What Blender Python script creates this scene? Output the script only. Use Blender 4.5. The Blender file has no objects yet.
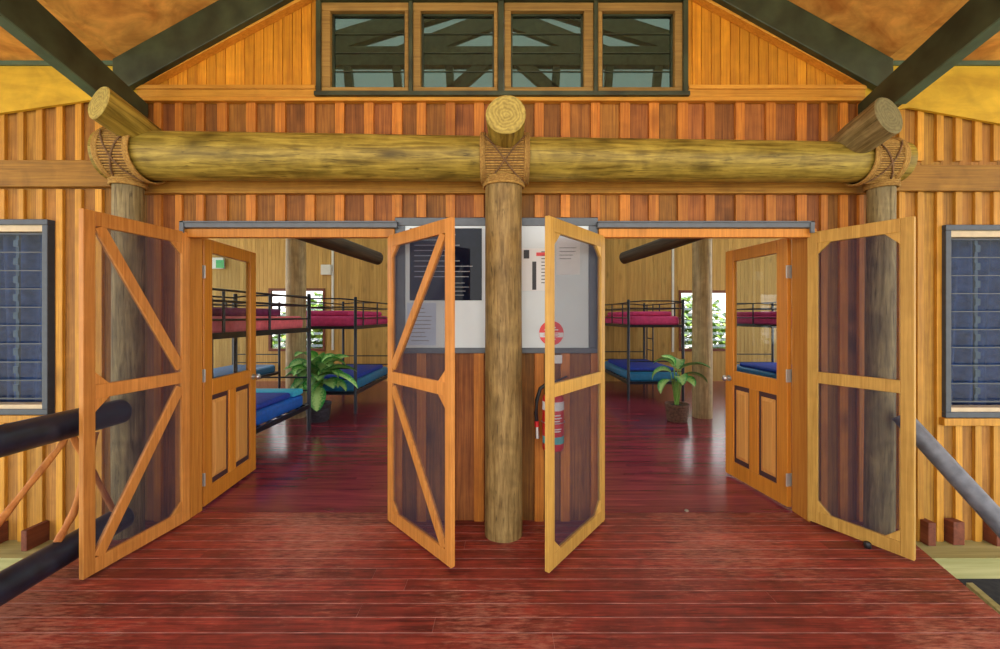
import bpy, math, random
from mathutils import Vector, Matrix
random.seed(7)
S = bpy.context.scene
COL = S.collection
# ------------------------------------------------------------------ camera
F, CX, CY, EYE = 403.0, 503.0, 316.0, 1.49
cam_d = bpy.data.cameras.new('camera')
cam = bpy.data.objects.new('camera', cam_d); COL.objects.link(cam)
cam.location = (0, 0, EYE); cam.rotation_euler = (math.pi/2, 0, 0)
cam_d.sensor_width = 36; cam_d.sensor_fit = 'HORIZONTAL'; cam_d.lens = F/1000*36
cam_d.shift_x = -(CX-500)/1000; cam_d.shift_y = -(324.5-CY)/1000
cam_d.clip_start = 0.05
S.camera = cam
# ------------------------------------------------------------------ world, sun, exposure
w = bpy.data.worlds.new('world'); S.world = w; w.use_nodes = True
nt = w.node_tree; nt.nodes.clear()
wo = nt.nodes.new('ShaderNodeOutputWorld'); bg = nt.nodes.new('ShaderNodeBackground')
tc = nt.nodes.new('ShaderNodeTexCoord'); sp = nt.nodes.new('ShaderNodeSeparateXYZ')
mr = nt.nodes.new('ShaderNodeMapRange'); mr.inputs[1].default_value = -1; mr.inputs[2].default_value = 1
rp = nt.nodes.new('ShaderNodeValToRGB')
e = rp.color_ramp.elements
e[0].position = 0.40; e[0].color = (.62, .58, .42, 1)
e[1].position = 1.0; e[1].color = (.66, .80, 1.0, 1)
x = e.new(.50); x.color = (1.0, .96, .88, 1)
x = e.new(.62); x.color = (.95, .96, .96, 1)
nt.links.new(tc.outputs['Generated'], sp.inputs[0]); nt.links.new(sp.outputs['Z'], mr.inputs[0])
nt.links.new(mr.outputs[0], rp.inputs[0]); nt.links.new(rp.outputs[0], bg.inputs['Color'])
bg.inputs['Strength'].default_value = 1.5
nt.links.new(bg.outputs[0], wo.inputs['Surface'])
sun_d = bpy.data.lights.new('sun', 'SUN'); sun_d.energy = 4.5; sun_d.angle = .03; sun_d.color = (1, .95, .86)
sun = bpy.data.objects.new('sun', sun_d); COL.objects.link(sun)
sun.rotation_euler = (math.radians(20), 0, 0); sun.location = (0, -4, 12)
S.view_settings.view_transform = 'Standard'; S.view_settings.look = 'None'
S.view_settings.gamma = 1; S.view_settings.use_curve_mapping = False
S.view_settings.exposure = 1.0
S.cycles.max_bounces = 10; S.cycles.transparent_max_bounces = 24
S.cycles.diffuse_bounces = 6; S.cycles.caustics_reflective = False; S.cycles.caustics_refractive = False
S.cycles.use_denoising = True

# ------------------------------------------------------------------ helpers
def at(px, py, Y):
    return Vector(((px-CX)*Y/F, Y, EYE-(py-CY)*Y/F))
def wx(px, Y=2.94): return (px-CX)*Y/F
def wz(py, Y=2.94): return EYE-(py-CY)*Y/F

class MB:
    def __init__(s): s.v = []; s.f = []; s.m = []; s.t = []; s.a = []; s.sm = []
    def add(s, vs, fs, m=0, tone=None, att=None, smooth=False):
        b = len(s.v); t = random.random() if tone is None else tone
        s.v += [tuple(v) for v in vs]; s.a += list(att) if att else [0.0]*len(vs)
        for f in fs:
            s.f.append(tuple(i+b for i in f)); s.m.append(m); s.t.append(t); s.sm.append(smooth)
        return s
    def hexa(s, p, m=0, tone=None):   # 4 bottom, 4 top
        return s.add(p, [(3,2,1,0),(4,5,6,7),(0,1,5,4),(1,2,6,5),(2,3,7,6),(3,0,4,7)], m, tone)
    def box(s, x0, x1, y0, y1, z0, z1, m=0, tone=None):
        if x1 < x0: x0, x1 = x1, x0
        return s.hexa([(x0,y0,z0),(x1,y0,z0),(x1,y1,z0),(x0,y1,z0),(x0,y0,z1),(x1,y0,z1),(x1,y1,z1),(x0,y1,z1)], m, tone)
    def bar(s, p, q, wd, ht, side=(1,0,0), m=0, tone=None):   # rectangular bar p->q, width along side, height perpendicular
        p, q = Vector(p), Vector(q); d = (q-p).normalized(); sd = Vector(side)
        sd = (sd - d*sd.dot(d)).normalized(); up = sd.cross(d).normalized()
        a, b = sd*wd/2, up*ht/2
        return s.hexa([p-a-b, p+a-b, q+a-b, q-a-b, p-a+b, p+a+b, q+a+b, q-a+b], m, tone)
    def prism(s, pts, y0, y1, m=0, tone=None):   # polygon in XZ extruded in Y
        n = len(pts)
        vs = [(x, y0, z) for x, z in pts]+[(x, y1, z) for x, z in pts]
        fs = [tuple(range(n)), tuple(range(2*n-1, n-1, -1))]+[(i, i+n, (i+1)%n+n, (i+1)%n) for i in range(n)]
        return s.add(vs, fs, m, tone)
    def tube(s, pts, rad, n=16, cap=True, capm=None, m=0, tone=None, wob=0.0, seed=0, smooth=True):
        pts = [Vector(p) for p in pts]; k = len(pts)
        if not hasattr(rad, '__len__'): rad = [rad]*k
        d0 = (pts[1]-pts[0]).normalized()
        ref = Vector((0,0,1)) if abs(d0.z) < .9 else Vector((1,0,0))
        vs = []; rr = random.Random(seed)
        ph = [rr.uniform(0, 6.28) for _ in range(6)]
        for i, p in enumerate(pts):
            d = (pts[min(i+1,k-1)]-pts[max(i-1,0)]).normalized()
            a = (ref-d*ref.dot(d)).normalized(); b = d.cross(a)
            for j in range(n):
                t = 2*math.pi*j/n
                r = rad[i]*(1+wob*(math.sin(2*t+ph[0]+i*.5)+math.sin(3*t+ph[1]-i*.7)+math.sin(i*1.3+ph[2])+.6*math.sin(5*t+ph[3]+i*.9)))
                vs.append(p+a*r*math.cos(t)+b*r*math.sin(t))
        fs = [(i*n+j, i*n+(j+1)%n, (i+1)*n+(j+1)%n, (i+1)*n+j) for i in range(k-1) for j in range(n)]
        s.add(vs, fs, m, tone, smooth=smooth)
        if cap:
            cm = m if capm is None else capm
            s.add(vs[:n], [tuple(range(n-1,-1,-1))], cm, tone); s.add(vs[-n:], [tuple(range(n))], cm, tone)
        return s
    def lathe(s, prof, n=24, c=(0,0,0), m=0, tone=None, smooth=True):  # prof: (r,z)
        vs = [(c[0]+r*math.cos(2*math.pi*j/n), c[1]+r*math.sin(2*math.pi*j/n), c[2]+z) for r, z in prof for j in range(n)]
        k = len(prof)
        fs = [(i*n+j, i*n+(j+1)%n, (i+1)*n+(j+1)%n, (i+1)*n+j) for i in range(k-1) for j in range(n)]
        s.add(vs, fs, m, tone, smooth=smooth)
        s.add(vs[:n], [tuple(range(n-1,-1,-1))], m, tone); s.add(vs[-n:], [tuple(range(n))], m, tone)
        return s
    def build(s, name, mats, parent=None, origin=(0,0,0), bevel=0.0):
        me = bpy.data.meshes.new(name); o3 = Vector(origin)
        me.from_pydata([tuple(Vector(v)-o3) for v in s.v], [], s.f); 
        if not isinstance(mats, (list, tuple)): mats = [mats]
        for m in mats: me.materials.append(m)
        me.polygons.foreach_set('material_index', s.m)
        me.polygons.foreach_set('use_smooth', s.sm)
        ta = me.attributes.new('tone', 'FLOAT', 'FACE'); ta.data.foreach_set('value', s.t)
        if any(s.a):
            aa = me.attributes.new('edge', 'FLOAT', 'POINT'); aa.data.foreach_set('value', s.a)
        me.validate(); me.update()
        ob = bpy.data.objects.new(name, me); COL.objects.link(ob); ob.location = o3
        if parent: ob.parent = parent
        if bevel:
            b = ob.modifiers.new('bevel', 'BEVEL'); b.width = bevel; b.segments = 2; b.limit_method = 'ANGLE'
        return ob

def tag(o, label=None, cat=None, group=None, kind=None):
    if label: o['label'] = label
    if cat: o['category'] = cat
    if group: o['group'] = group
    if kind: o['kind'] = kind
    return o
def thing(name, label, cat, loc=(0,0,0), rz=0, group=None, kind='thing'):
    o = bpy.data.objects.new(name, None); COL.objects.link(o); o.empty_display_size = .1
    o.location = loc; o.rotation_euler = (0,0,rz)
    return tag(o, label, cat, group, kind)
def kids(o): return [c for c in bpy.data.objects if c.parent == o]
def copy_tree(o, parent=None):
    ch = kids(o); c = o.copy(); COL.objects.link(c)
    if parent: c.parent = parent
    for k in ch: copy_tree(k, c)
    return c

# ------------------------------------------------------------------ materials
def new_mat(name):
    m = bpy.data.materials.new(name); m.use_nodes = True
    return m, m.node_tree, m.node_tree.nodes['Principled BSDF']
def plain(name, col, rough=.5, metal=0, var=.12, scale=18, spec=.5):
    m, t, b = new_mat(name); N = t.nodes.new; L = t.links.new
    tc = N('ShaderNodeTexCoord'); no = N('ShaderNodeTexNoise'); no.inputs['Scale'].default_value = scale; no.inputs['Detail'].default_value = 4
    r = N('ShaderNodeValToRGB')
    r.color_ramp.elements[0].position = .3; r.color_ramp.elements[1].position = .7
    r.color_ramp.elements[0].color = tuple(c*(1-var) for c in col)+(1,)
    r.color_ramp.elements[1].color = tuple(min(1, c*(1+var)) for c in col)+(1,)
    L(tc.outputs['Object'], no.inputs['Vector']); L(no.outputs['Fac'], r.inputs[0]); L(r.outputs[0], b.inputs['Base Color'])
    b.inputs['Roughness'].default_value = rough; b.inputs['Metallic'].default_value = metal
    b.inputs['Specular IOR Level'].default_value = spec
    return m
def wood(name, dark, light, axis=2, rough=.5, tone=.35, fine=28, along=1.2, knots=.5, bump=.15, hue=None, spec=.35, wear=None, wear_amt=.5, crack=0, blotch=0):
    m, t, b = new_mat(name); N = t.nodes.new; L = t.links.new
    tc = N('ShaderNodeTexCoord'); at_ = N('ShaderNodeAttribute'); at_.attribute_name = 'tone'
    off = N('ShaderNodeVectorMath'); off.operation = 'MULTIPLY_ADD'
    L(at_.outputs['Fac'], off.inputs[0]); off.inputs[1].default_value = (13.7, 7.3, 5.1); L(tc.outputs['Object'], off.inputs[2])
    mp = N('ShaderNodeMapping'); sc = [fine]*3; sc[axis] = along; mp.inputs['Scale'].default_value = sc
    L(off.outputs[0], mp.inputs['Vector'])
    n1 = N('ShaderNodeTexNoise'); n1.inputs['Scale'].default_value = 1; n1.inputs['Detail'].default_value = 6; n1.inputs['Roughness'].default_value = .6; n1.inputs['Distortion'].default_value = .6
    L(mp.outputs[0], n1.inputs['Vector'])
    r = N('ShaderNodeValToRGB'); r.color_ramp.elements[0].position = .32; r.color_ramp.elements[1].position = .66
    r.color_ramp.elements[0].color = dark+(1,); r.color_ramp.elements[1].color = light+(1,)
    L(n1.outputs['Fac'], r.inputs[0]); colr = r.outputs[0]
    if knots:
        mk = N('ShaderNodeMapping'); ks = [9]*3; ks[axis] = 4.5; mk.inputs['Scale'].default_value = ks
        L(off.outputs[0], mk.inputs['Vector'])
        vo = N('ShaderNodeTexVoronoi'); vo.inputs['Scale'].default_value = .45; L(mk.outputs[0], vo.inputs['Vector'])
        kr = N('ShaderNodeMapRange'); kr.inputs[1].default_value = .04; kr.inputs[2].default_value = .22; kr.inputs[3].default_value = knots; kr.inputs[4].default_value = 0
        L(vo.outputs['Distance'], kr.inputs[0])
        mx = N('ShaderNodeMix'); mx.data_type = 'RGBA'; L(kr.outputs[0], mx.inputs[0]); L(colr, mx.inputs[6])
        mx.inputs[7].default_value = tuple(c*.45 for c in dark)+(1,); colr = mx.outputs[2]
    if crack:
        mc = N('ShaderNodeMapping'); cs = [fine*1.7]*3; cs[axis] = along*1.6; mc.inputs['Scale'].default_value = cs; L(off.outputs[0], mc.inputs['Vector'])
        nc = N('ShaderNodeTexNoise'); nc.inputs['Scale'].default_value = 1; nc.inputs['Detail'].default_value = 5; nc.inputs['Distortion'].default_value = 1.2; L(mc.outputs[0], nc.inputs['Vector'])
        cr = N('ShaderNodeMapRange'); cr.inputs[1].default_value = .30; cr.inputs[2].default_value = .42; cr.inputs[3].default_value = crack; cr.inputs[4].default_value = 0; L(nc.outputs['Fac'], cr.inputs[0])
        mx = N('ShaderNodeMix'); mx.data_type = 'RGBA'; L(cr.outputs[0], mx.inputs[0]); L(colr, mx.inputs[6]); mx.inputs[7].default_value = tuple(c*.35 for c in dark)+(1,); colr = mx.outputs[2]
    if blotch:
        nb_ = N('ShaderNodeTexNoise'); nb_.inputs['Scale'].default_value = 7; nb_.inputs['Detail'].default_value = 5; nb_.inputs['Distortion'].default_value = .8; L(off.outputs[0], nb_.inputs['Vector'])
        br = N('ShaderNodeMapRange'); br.inputs[1].default_value = .3; br.inputs[2].default_value = .7; br.inputs[3].default_value = 1-blotch; br.inputs[4].default_value = 1+blotch; L(nb_.outputs['Fac'], br.inputs[0])
        hb = N('ShaderNodeHueSaturation'); L(colr, hb.inputs['Color']); L(br.outputs[0], hb.inputs['Value']); colr = hb.outputs[0]
    if hue:
        mx = N('ShaderNodeMix'); mx.data_type = 'RGBA'
        fr = N('ShaderNodeMath'); fr.operation = 'MULTIPLY'; L(at_.outputs['Fac'], fr.inputs[0]); fr.inputs[1].default_value = 7.31
        fr2 = N('ShaderNodeMath'); fr2.operation = 'FRACT'; L(fr.outputs[0], fr2.inputs[0])
        L(fr2.outputs[0], mx.inputs[0]); L(colr, mx.inputs[6])
        mm = N('ShaderNodeMix'); mm.data_type = 'RGBA'; mm.blend_type = 'MULTIPLY'; mm.inputs[0].default_value = 1; L(colr, mm.inputs[6]); mm.inputs[7].default_value = hue+(1,)
        L(mm.outputs[2], mx.inputs[7]); colr = mx.outputs[2]
    tr = N('ShaderNodeMapRange'); tr.inputs[3].default_value = 1-tone; tr.inputs[4].default_value = 1+tone*.6
    L(at_.outputs['Fac'], tr.inputs[0])
    hv = N('ShaderNodeHueSaturation'); L(colr, hv.inputs['Color']); L(tr.outputs[0], hv.inputs['Value']); colr = hv.outputs[0]
    b.inputs['Roughness'].default_value = rough
    if wear:
        mw = N('ShaderNodeMapping'); ws = [52]*3; ws[axis] = 9; mw.inputs['Scale'].default_value = ws; mw.inputs['Rotation'].default_value = (0,0,.3)
        L(tc.outputs['Object'], mw.inputs['Vector'])
        n2 = N('ShaderNodeTexNoise'); n2.inputs['Scale'].default_value = 1.3; n2.inputs['Detail'].default_value = 9; n2.inputs['Roughness'].default_value = .72
        L(mw.outputs[0], n2.inputs['Vector'])
        n3 = N('ShaderNodeTexNoise'); n3.inputs['Scale'].default_value = .9; n3.inputs['Detail'].default_value = 3; L(tc.outputs['Object'], n3.inputs['Vector'])
        ad = N('ShaderNodeMath'); ad.operation = 'MULTIPLY'; L(n2.outputs['Fac'], ad.inputs[0]); L(n3.outputs['Fac'], ad.inputs[1])
        wr = N('ShaderNodeMapRange'); wr.inputs[1].default_value = .25; wr.inputs[2].default_value = .38; wr.inputs[3].default_value = 0; wr.inputs[4].default_value = wear_amt
        L(ad.outputs[0], wr.inputs[0])
        mx = N('ShaderNodeMix'); mx.data_type = 'RGBA'; L(wr.outputs[0], mx.inputs[0]); L(colr, mx.inputs[6]); mx.inputs[7].default_value = wear+(1,); colr = mx.outputs[2]
        rr = N('ShaderNodeMapRange'); rr.inputs[3].default_value = rough*.75; rr.inputs[4].default_value = rough*1.5; L(n2.outputs['Fac'], rr.inputs[0]); L(rr.outputs[0], b.inputs['Roughness'])
    L(colr, b.inputs['Base Color']); b.inputs['Specular IOR Level'].default_value = spec
    if bump:
        bp = N('ShaderNodeBump'); bp.inputs['Strength'].default_value = bump; bp.inputs['Distance'].default_value = .004
        L(n1.outputs['Fac'], bp.inputs['Height']); L(bp.outputs[0], b.inputs['Normal'])
    return m
def rings(name, c1, c2, c3=None):   # sawn log end; local z is the log axis
    m, t, b = new_mat(name); N = t.nodes.new; L = t.links.new
    tc = N('ShaderNodeTexCoord'); mp = N('ShaderNodeMapping'); mp.inputs['Scale'].default_value = (1,1,.05); L(tc.outputs['Object'], mp.inputs[0])
    wv = N('ShaderNodeTexWave'); wv.wave_type = 'RINGS'; wv.rings_direction = 'Z'; wv.inputs['Scale'].default_value = 15; wv.inputs['Distortion'].default_value = 9; wv.inputs['Detail'].default_value = 3
    L(mp.outputs[0], wv.inputs[0])
    no = N('ShaderNodeTexNoise'); no.inputs['Scale'].default_value = 40; no.inputs['Detail'].default_value = 6; L(tc.outputs['Object'], no.inputs[0])
    r = N('ShaderNodeValToRGB'); r.color_ramp.elements[0].color = c1+(1,); r.color_ramp.elements[1].color = c2+(1,)
    ad = N('ShaderNodeMath'); ad.operation = 'MULTIPLY_ADD'; L(wv.outputs['Fac'], ad.inputs[0]); ad.inputs[1].default_value = .28; 
    hf = N('ShaderNodeMath'); hf.operation = 'MULTIPLY'; hf.inputs[1].default_value = .85; L(no.outputs['Fac'], hf.inputs[0]); L(hf.outputs[0], ad.inputs[2])
    L(ad.outputs[0], r.inputs[0]); L(r.outputs[0], b.inputs['Base Color']); b.inputs['Roughness'].default_value = .75
    return m
def glass(name, tint, rough=.02, refl=1.0, opac=.0, body=(.1,.15,.2)):
    m, t, b = new_mat(name); N = t.nodes.new; L = t.links.new; t.nodes.remove(b)
    out = t.nodes['Material Output']
    tr = N('ShaderNodeBsdfTransparent'); tr.inputs[0].default_value = tint+(1,)
    gl = N('ShaderNodeBsdfGlossy'); gl.inputs['Roughness'].default_value = rough
    lw = N('ShaderNodeFresnel'); lw.inputs['IOR'].default_value = 1.5
    ml = N('ShaderNodeMath'); ml.operation = 'MULTIPLY'; ml.inputs[1].default_value = refl
    ge = N('ShaderNodeNewGeometry'); fb = N('ShaderNodeMath'); fb.operation = 'SUBTRACT'; fb.inputs[0].default_value = 1; L(ge.outputs['Backfacing'], fb.inputs[1])
    m2 = N('ShaderNodeMath'); m2.operation = 'MULTIPLY'; L(lw.outputs[0], m2.inputs[0]); L(fb.outputs[0], m2.inputs[1]); L(m2.outputs[0], ml.inputs[0])
    a = tr.outputs[0]
    if opac:
        df = N('ShaderNodeBsdfDiffuse'); df.inputs[0].default_value = body+(1,)
        m0 = N('ShaderNodeMixShader'); m0.inputs[0].default_value = opac; L(a, m0.inputs[1]); L(df.outputs[0], m0.inputs[2]); a = m0.outputs[0]
    mx = N('ShaderNodeMixShader'); L(ml.outputs[0], mx.inputs[0]); L(a, mx.inputs[1]); L(gl.outputs[0], mx.inputs[2])
    L(mx.outputs[0], out.inputs['Surface'])
    return m
def mesh_mat(name, col, opac):
    m, t, b = new_mat(name); N = t.nodes.new; L = t.links.new; t.nodes.remove(b)
    tr = N('ShaderNodeBsdfTransparent'); df = N('ShaderNodeBsdfDiffuse'); df.inputs[0].default_value = col+(1,)
    mx = N('ShaderNodeMixShader'); mx.inputs[0].default_value = opac
    L(tr.outputs[0], mx.inputs[1]); L(df.outputs[0], mx.inputs[2]); L(mx.outputs[0], t.nodes['Material Output'].inputs['Surface'])
    return m

M = {}
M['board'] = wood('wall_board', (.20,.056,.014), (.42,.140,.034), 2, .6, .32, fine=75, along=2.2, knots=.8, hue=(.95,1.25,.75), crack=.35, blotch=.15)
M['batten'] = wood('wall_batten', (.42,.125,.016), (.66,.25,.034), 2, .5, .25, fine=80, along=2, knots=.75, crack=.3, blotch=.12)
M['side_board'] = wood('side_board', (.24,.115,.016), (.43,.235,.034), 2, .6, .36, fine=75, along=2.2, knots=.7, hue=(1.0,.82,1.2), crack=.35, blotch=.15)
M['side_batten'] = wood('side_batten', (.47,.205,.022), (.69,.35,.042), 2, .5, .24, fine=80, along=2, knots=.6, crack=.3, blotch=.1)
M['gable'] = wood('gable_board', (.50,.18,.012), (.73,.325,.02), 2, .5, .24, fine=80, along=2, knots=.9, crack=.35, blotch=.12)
M['trim'] = wood('trim_timber', (.52,.21,.022), (.70,.345,.045), 0, .5, .2, fine=80, along=2, blotch=.1)
M['rail'] = wood('rail_timber', (.26,.12,.016), (.44,.225,.034), 0, .6, .2, fine=80, along=2, crack=.4, blotch=.15)
M['sash'] = wood('sash_timber', (.22,.125,.03), (.36,.22,.06), 0, .6, .2, fine=60, along=2, blotch=.1)
M['jamb'] = wood('jamb_timber', (.50,.18,.022), (.68,.29,.045), 2, .45, .2, fine=70, along=2)
M['screen_wood'] = wood('screen_door_timber', (.50,.185,.032), (.70,.31,.07), 2, .45, .15, fine=70, along=2, knots=.3, hue=(.95,.95,.9), blotch=.08)
M['screen_pale'] = wood('screen_door_pale_timber', (.46,.25,.045), (.66,.40,.09), 2, .45, .15, fine=70, along=2, knots=.4, blotch=.08)
M['door_wood'] = wood('door_timber', (.56,.19,.018), (.74,.30,.035), 2, .3, .12, fine=60, along=1.6, knots=.2, spec=.5)
M['door_panel'] = wood('door_panel_timber', (.62,.27,.06), (.80,.41,.11), 2, .35, .1, fine=60, along=1.6, knots=.1)
M['moulding'] = plain('dark_moulding', (.06,.025,.03), .5)
M['ply'] = wood('ceiling_ply', (.52,.205,.04), (.88,.47,.11), 0, .6, .1, fine=6.5, along=3, knots=0, bump=0, blotch=.22)
M['frieze'] = wood('yellow_ply', (.50,.30,.018), (.72,.47,.035), 0, .6, .08, fine=7, along=2, knots=.2, bump=0, blotch=.12)
M['green'] = plain('dark_green_paint', (.032,.045,.022), .45, var=.5, scale=6)
M['green_light'] = plain('green_grey_paint', (.07,.12,.075), .5, var=.25, scale=8)
M['log'] = wood('olive_log', (.13,.085,.008), (.44,.33,.06), 2, .45, .05, fine=34, along=3.0, knots=.8, bump=.5, crack=.7, blotch=.25)
M['post'] = wood('weathered_post', (.155,.09,.024), (.40,.27,.095), 2, .55, .05, fine=38, along=4, knots=.8, bump=.5, crack=.7, blotch=.25)
M['greypost'] = wood('grey_post', (.12,.085,.030), (.34,.27,.125), 2, .5, .05, fine=38, along=3, knots=.7, bump=.5, crack=.7, blotch=.22)
M['end'] = rings('log_end', (.10,.06,.01), (.66,.52,.13))
M['end_grey'] = rings('log_end_grey', (.07,.06,.02), (.27,.23,.10))
M['rope'] = wood('rope', (.26,.14,.035), (.48,.29,.075), 0, .8, .2, fine=60, along=60, knots=0)
M['cord'] = plain('dark_cord', (.17,.09,.035), .8, var=.3)
M['deck'] = wood('red_deck', (.115,.012,.011), (.37,.056,.036), 0, .42, .34, fine=60, along=3, knots=.5, bump=.3, spec=.5, wear=(.70,.31,.21), wear_amt=.55, crack=.55, blotch=.3)
M['gap'] = plain('deck_joint', (.42,.24,.22), .6, var=.6, scale=9)
M['ifloor'] = wood('inner_floor', (.14,.020,.042), (.31,.048,.070), 0, .20, .25, fine=22, along=1.6, knots=.2, bump=.04, spec=.6)
M['lining'] = wood('inner_lining', (.44,.25,.06), (.62,.38,.11), 2, .6, .16, knots=.5)
M['navy'] = plain('blue_black_stain', (.012,.017,.034), .32, var=.6, scale=12)
M['steel'] = plain('galvanised_pipe', (.13,.14,.165), .42, 0, var=.35, scale=14)
M['stick'] = wood('branch_wood', (.40,.13,.03), (.62,.26,.06), 2, .6, .1, fine=30, along=3)
M['joist'] = wood('joist_timber', (.13,.035,.02), (.24,.07,.035), 1, .6, .2)
M['darklog'] = wood('dark_log', (.035,.022,.012), (.10,.068,.035), 2, .6, .1, fine=30, along=2)
M['bearer'] = wood('bearer_timber', (.30,.30,.11), (.46,.44,.20), 0, .65, .1)
M['flash'] = plain('grey_flashing', (.11,.13,.155), .4, var=.1)
M['frame_dark'] = plain('charcoal_frame', (.045,.06,.085), .4, var=.15)
M['cream'] = plain('cream_trim', (.62,.50,.33), .55, var=.1)
M['glass'] = glass('clear_glass', (.86,.90,.92), .02, 1.2)
M['louvre'] = glass('louvre_glass', (.80,.88,.96), .03, .55, .03, (.10,.15,.24))
M['cler'] = glass('clerestory_glass', (.50,.57,.54), .03, .5, .03, (.16,.20,.16))
M['screen'] = mesh_mat('insect_screen', (.055,.06,.10), .26)
M['chrome'] = plain('brushed_steel', (.62,.63,.64), .3, .9, var=.08)
M['hinge'] = plain('hinge_steel', (.55,.58,.58), .35, .6, var=.08)
M['white'] = plain('white_board', (.70,.78,.82), .25, var=.03, scale=4)
M['paper'] = plain('white_paper', (.80,.82,.84), .6, var=.02)
M['paleblue'] = plain('pale_blue_paper', (.50,.60,.78), .6, var=.03)
M['black_gloss'] = plain('black_gloss', (.006,.009,.022), .04, var=.2, spec=.2)
M['ink'] = plain('grey_ink', (.30,.32,.36), .6, var=.05)
M['dark_ink'] = plain('dark_ink', (.05,.05,.06), .6, var=.05)
M['red'] = plain('red_enamel', (.62,.02,.025), .28, var=.08)
M['red_print'] = plain('red_print', (.80,.07,.08), .4, var=.05)
M['teal'] = plain('teal_label', (.10,.45,.48), .4, var=.05)
M['black'] = plain('black_rubber', (.012,.012,.014), .5, var=.2)
M['bunk'] = plain('bunk_metal', (.012,.018,.032), .3, .2, var=.3)
M['salmon'] = plain('salmon_fabric', (.85,.17,.22), .75, var=.12)
M['magenta'] = plain('magenta_fabric', (.60,.045,.20), .75, var=.15)
M['purple'] = plain('purple_fabric', (.17,.02,.11), .8, var=.25)
M['blue'] = plain('blue_vinyl', (.012,.12,.55), .4, var=.15)
M['deepblue'] = plain('deep_blue_blanket', (.012,.045,.40), .7, var=.2)
M['bluegreen'] = plain('blue_green_vinyl', (.015,.19,.42), .4, var=.15)
M['cyan'] = plain('cyan_sheet', (.05,.52,.80), .6, var=.1)
M['pot_dark'] = plain('dark_pot', (.035,.03,.045), .6, var=.4, scale=30)
M['pot_brown'] = plain('brown_pot', (.14,.075,.05), .8, var=.5, scale=35)
M['soil'] = plain('soil', (.03,.02,.015), .9)
M['stem'] = plain('green_stem', (.20,.42,.07), .5)
M['shaded_ground'] = plain('shaded_ground', (.035,.028,.02), .95, var=.3)  # ground colour darkened to stand for the shade under the building
M['ground'] = plain('sandy_ground', (.42,.38,.27), .9, var=.15, scale=3)
def translucent(name, col):
    m, t, b = new_mat(name); N = t.nodes.new; L = t.links.new; t.nodes.remove(b)
    a = N('ShaderNodeBsdfTranslucent'); a.inputs[0].default_value = col+(1,); d = N('ShaderNodeBsdfDiffuse'); d.inputs[0].default_value = col+(1,)
    mx = N('ShaderNodeMixShader'); mx.inputs[0].default_value = .45; L(a.outputs[0], mx.inputs[1]); L(d.outputs[0], mx.inputs[2]); L(mx.outputs[0], t.nodes['Material Output'].inputs['Surface']); return m
M['roof'] = translucent('roof_light_fill', (.56,.60,.57))  # translucency added so sunlight brightens the bunk room and the high windows
M['truss'] = plain('truss_timber', (.30,.29,.17), .7, var=.2)
M['conduit'] = plain('white_conduit', (.72,.72,.66), .5, var=.03)
M['signgreen'] = plain('sign_green', (.05,.42,.12), .4)
M['curtain'] = plain('blue_curtain', (.032,.062,.17), .85, var=.25)
M['innerpost'] = wood('inner_post_wood', (.30,.21,.10), (.56,.44,.24), 2, .5, .05, fine=34, along=2, knots=.5, bump=.3, crack=.4, blotch=.2)
def leaf_mat(name, c0, c1):
    m, t, b = new_mat(name); N = t.nodes.new; L = t.links.new
    a = N('ShaderNodeAttribute'); a.attribute_name = 'edge'; tn = N('ShaderNodeAttribute'); tn.attribute_name = 'tone'
    tc = N('ShaderNodeTexCoord'); no = N('ShaderNodeTexNoise'); no.inputs['Scale'].default_value = 45; no.inputs['Detail'].default_value = 3; L(tc.outputs['Object'], no.inputs[0])
    ad = N('ShaderNodeMath'); ad.operation = 'MULTIPLY_ADD'; L(no.outputs['Fac'], ad.inputs[0]); ad.inputs[1].default_value = .9; L(a.outputs['Fac'], ad.inputs[2])
    r = N('ShaderNodeValToRGB'); r.color_ramp.elements[0].position = .62; r.color_ramp.elements[1].position = 1.05
    r.color_ramp.elements[0].color = c0+(1,); r.color_ramp.elements[1].color = c1+(1,)
    L(ad.outputs[0], r.inputs[0])
    mr = N('ShaderNodeMapRange'); mr.inputs[3].default_value = .6; mr.inputs[4].default_value = 1.25; L(tn.outputs['Fac'], mr.inputs[0])
    hv = N('ShaderNodeHueSaturation'); L(r.outputs[0], hv.inputs['Color']); L(mr.outputs[0], hv.inputs['Value'])
    L(hv.outputs[0], b.inputs['Base Color']); b.inputs['Roughness'].default_value = .38
    return m
M['leaf'] = leaf_mat('variegated_leaf', (.50,.78,.26), (.035,.34,.06))
M['bush'] = leaf_mat('bush_leaf', (.30,.46,.08), (.08,.22,.03))

# ------------------------------------------------------------------ setting
Wp = 2.94            # facade plane
WALLT = 3.06
# openings on the facade plane
OPL = (-2.312, wx(392)); OPR = (wx(601.5), 2.222); HEAD = 2.115
WL = (-4.15, wx(55)-.01, wz(415,2.89)+.01, wz(219,2.89)-.01); WR = (wx(938.5)+.01, 4.05, wz(418,2.89)+.01, wz(224.5,2.89)-.01)
CLX = (wx(315.5,2.885), wx(688.5,2.885)); CLZ = (wz(95,2.87), wz(-3,2.885))

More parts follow.
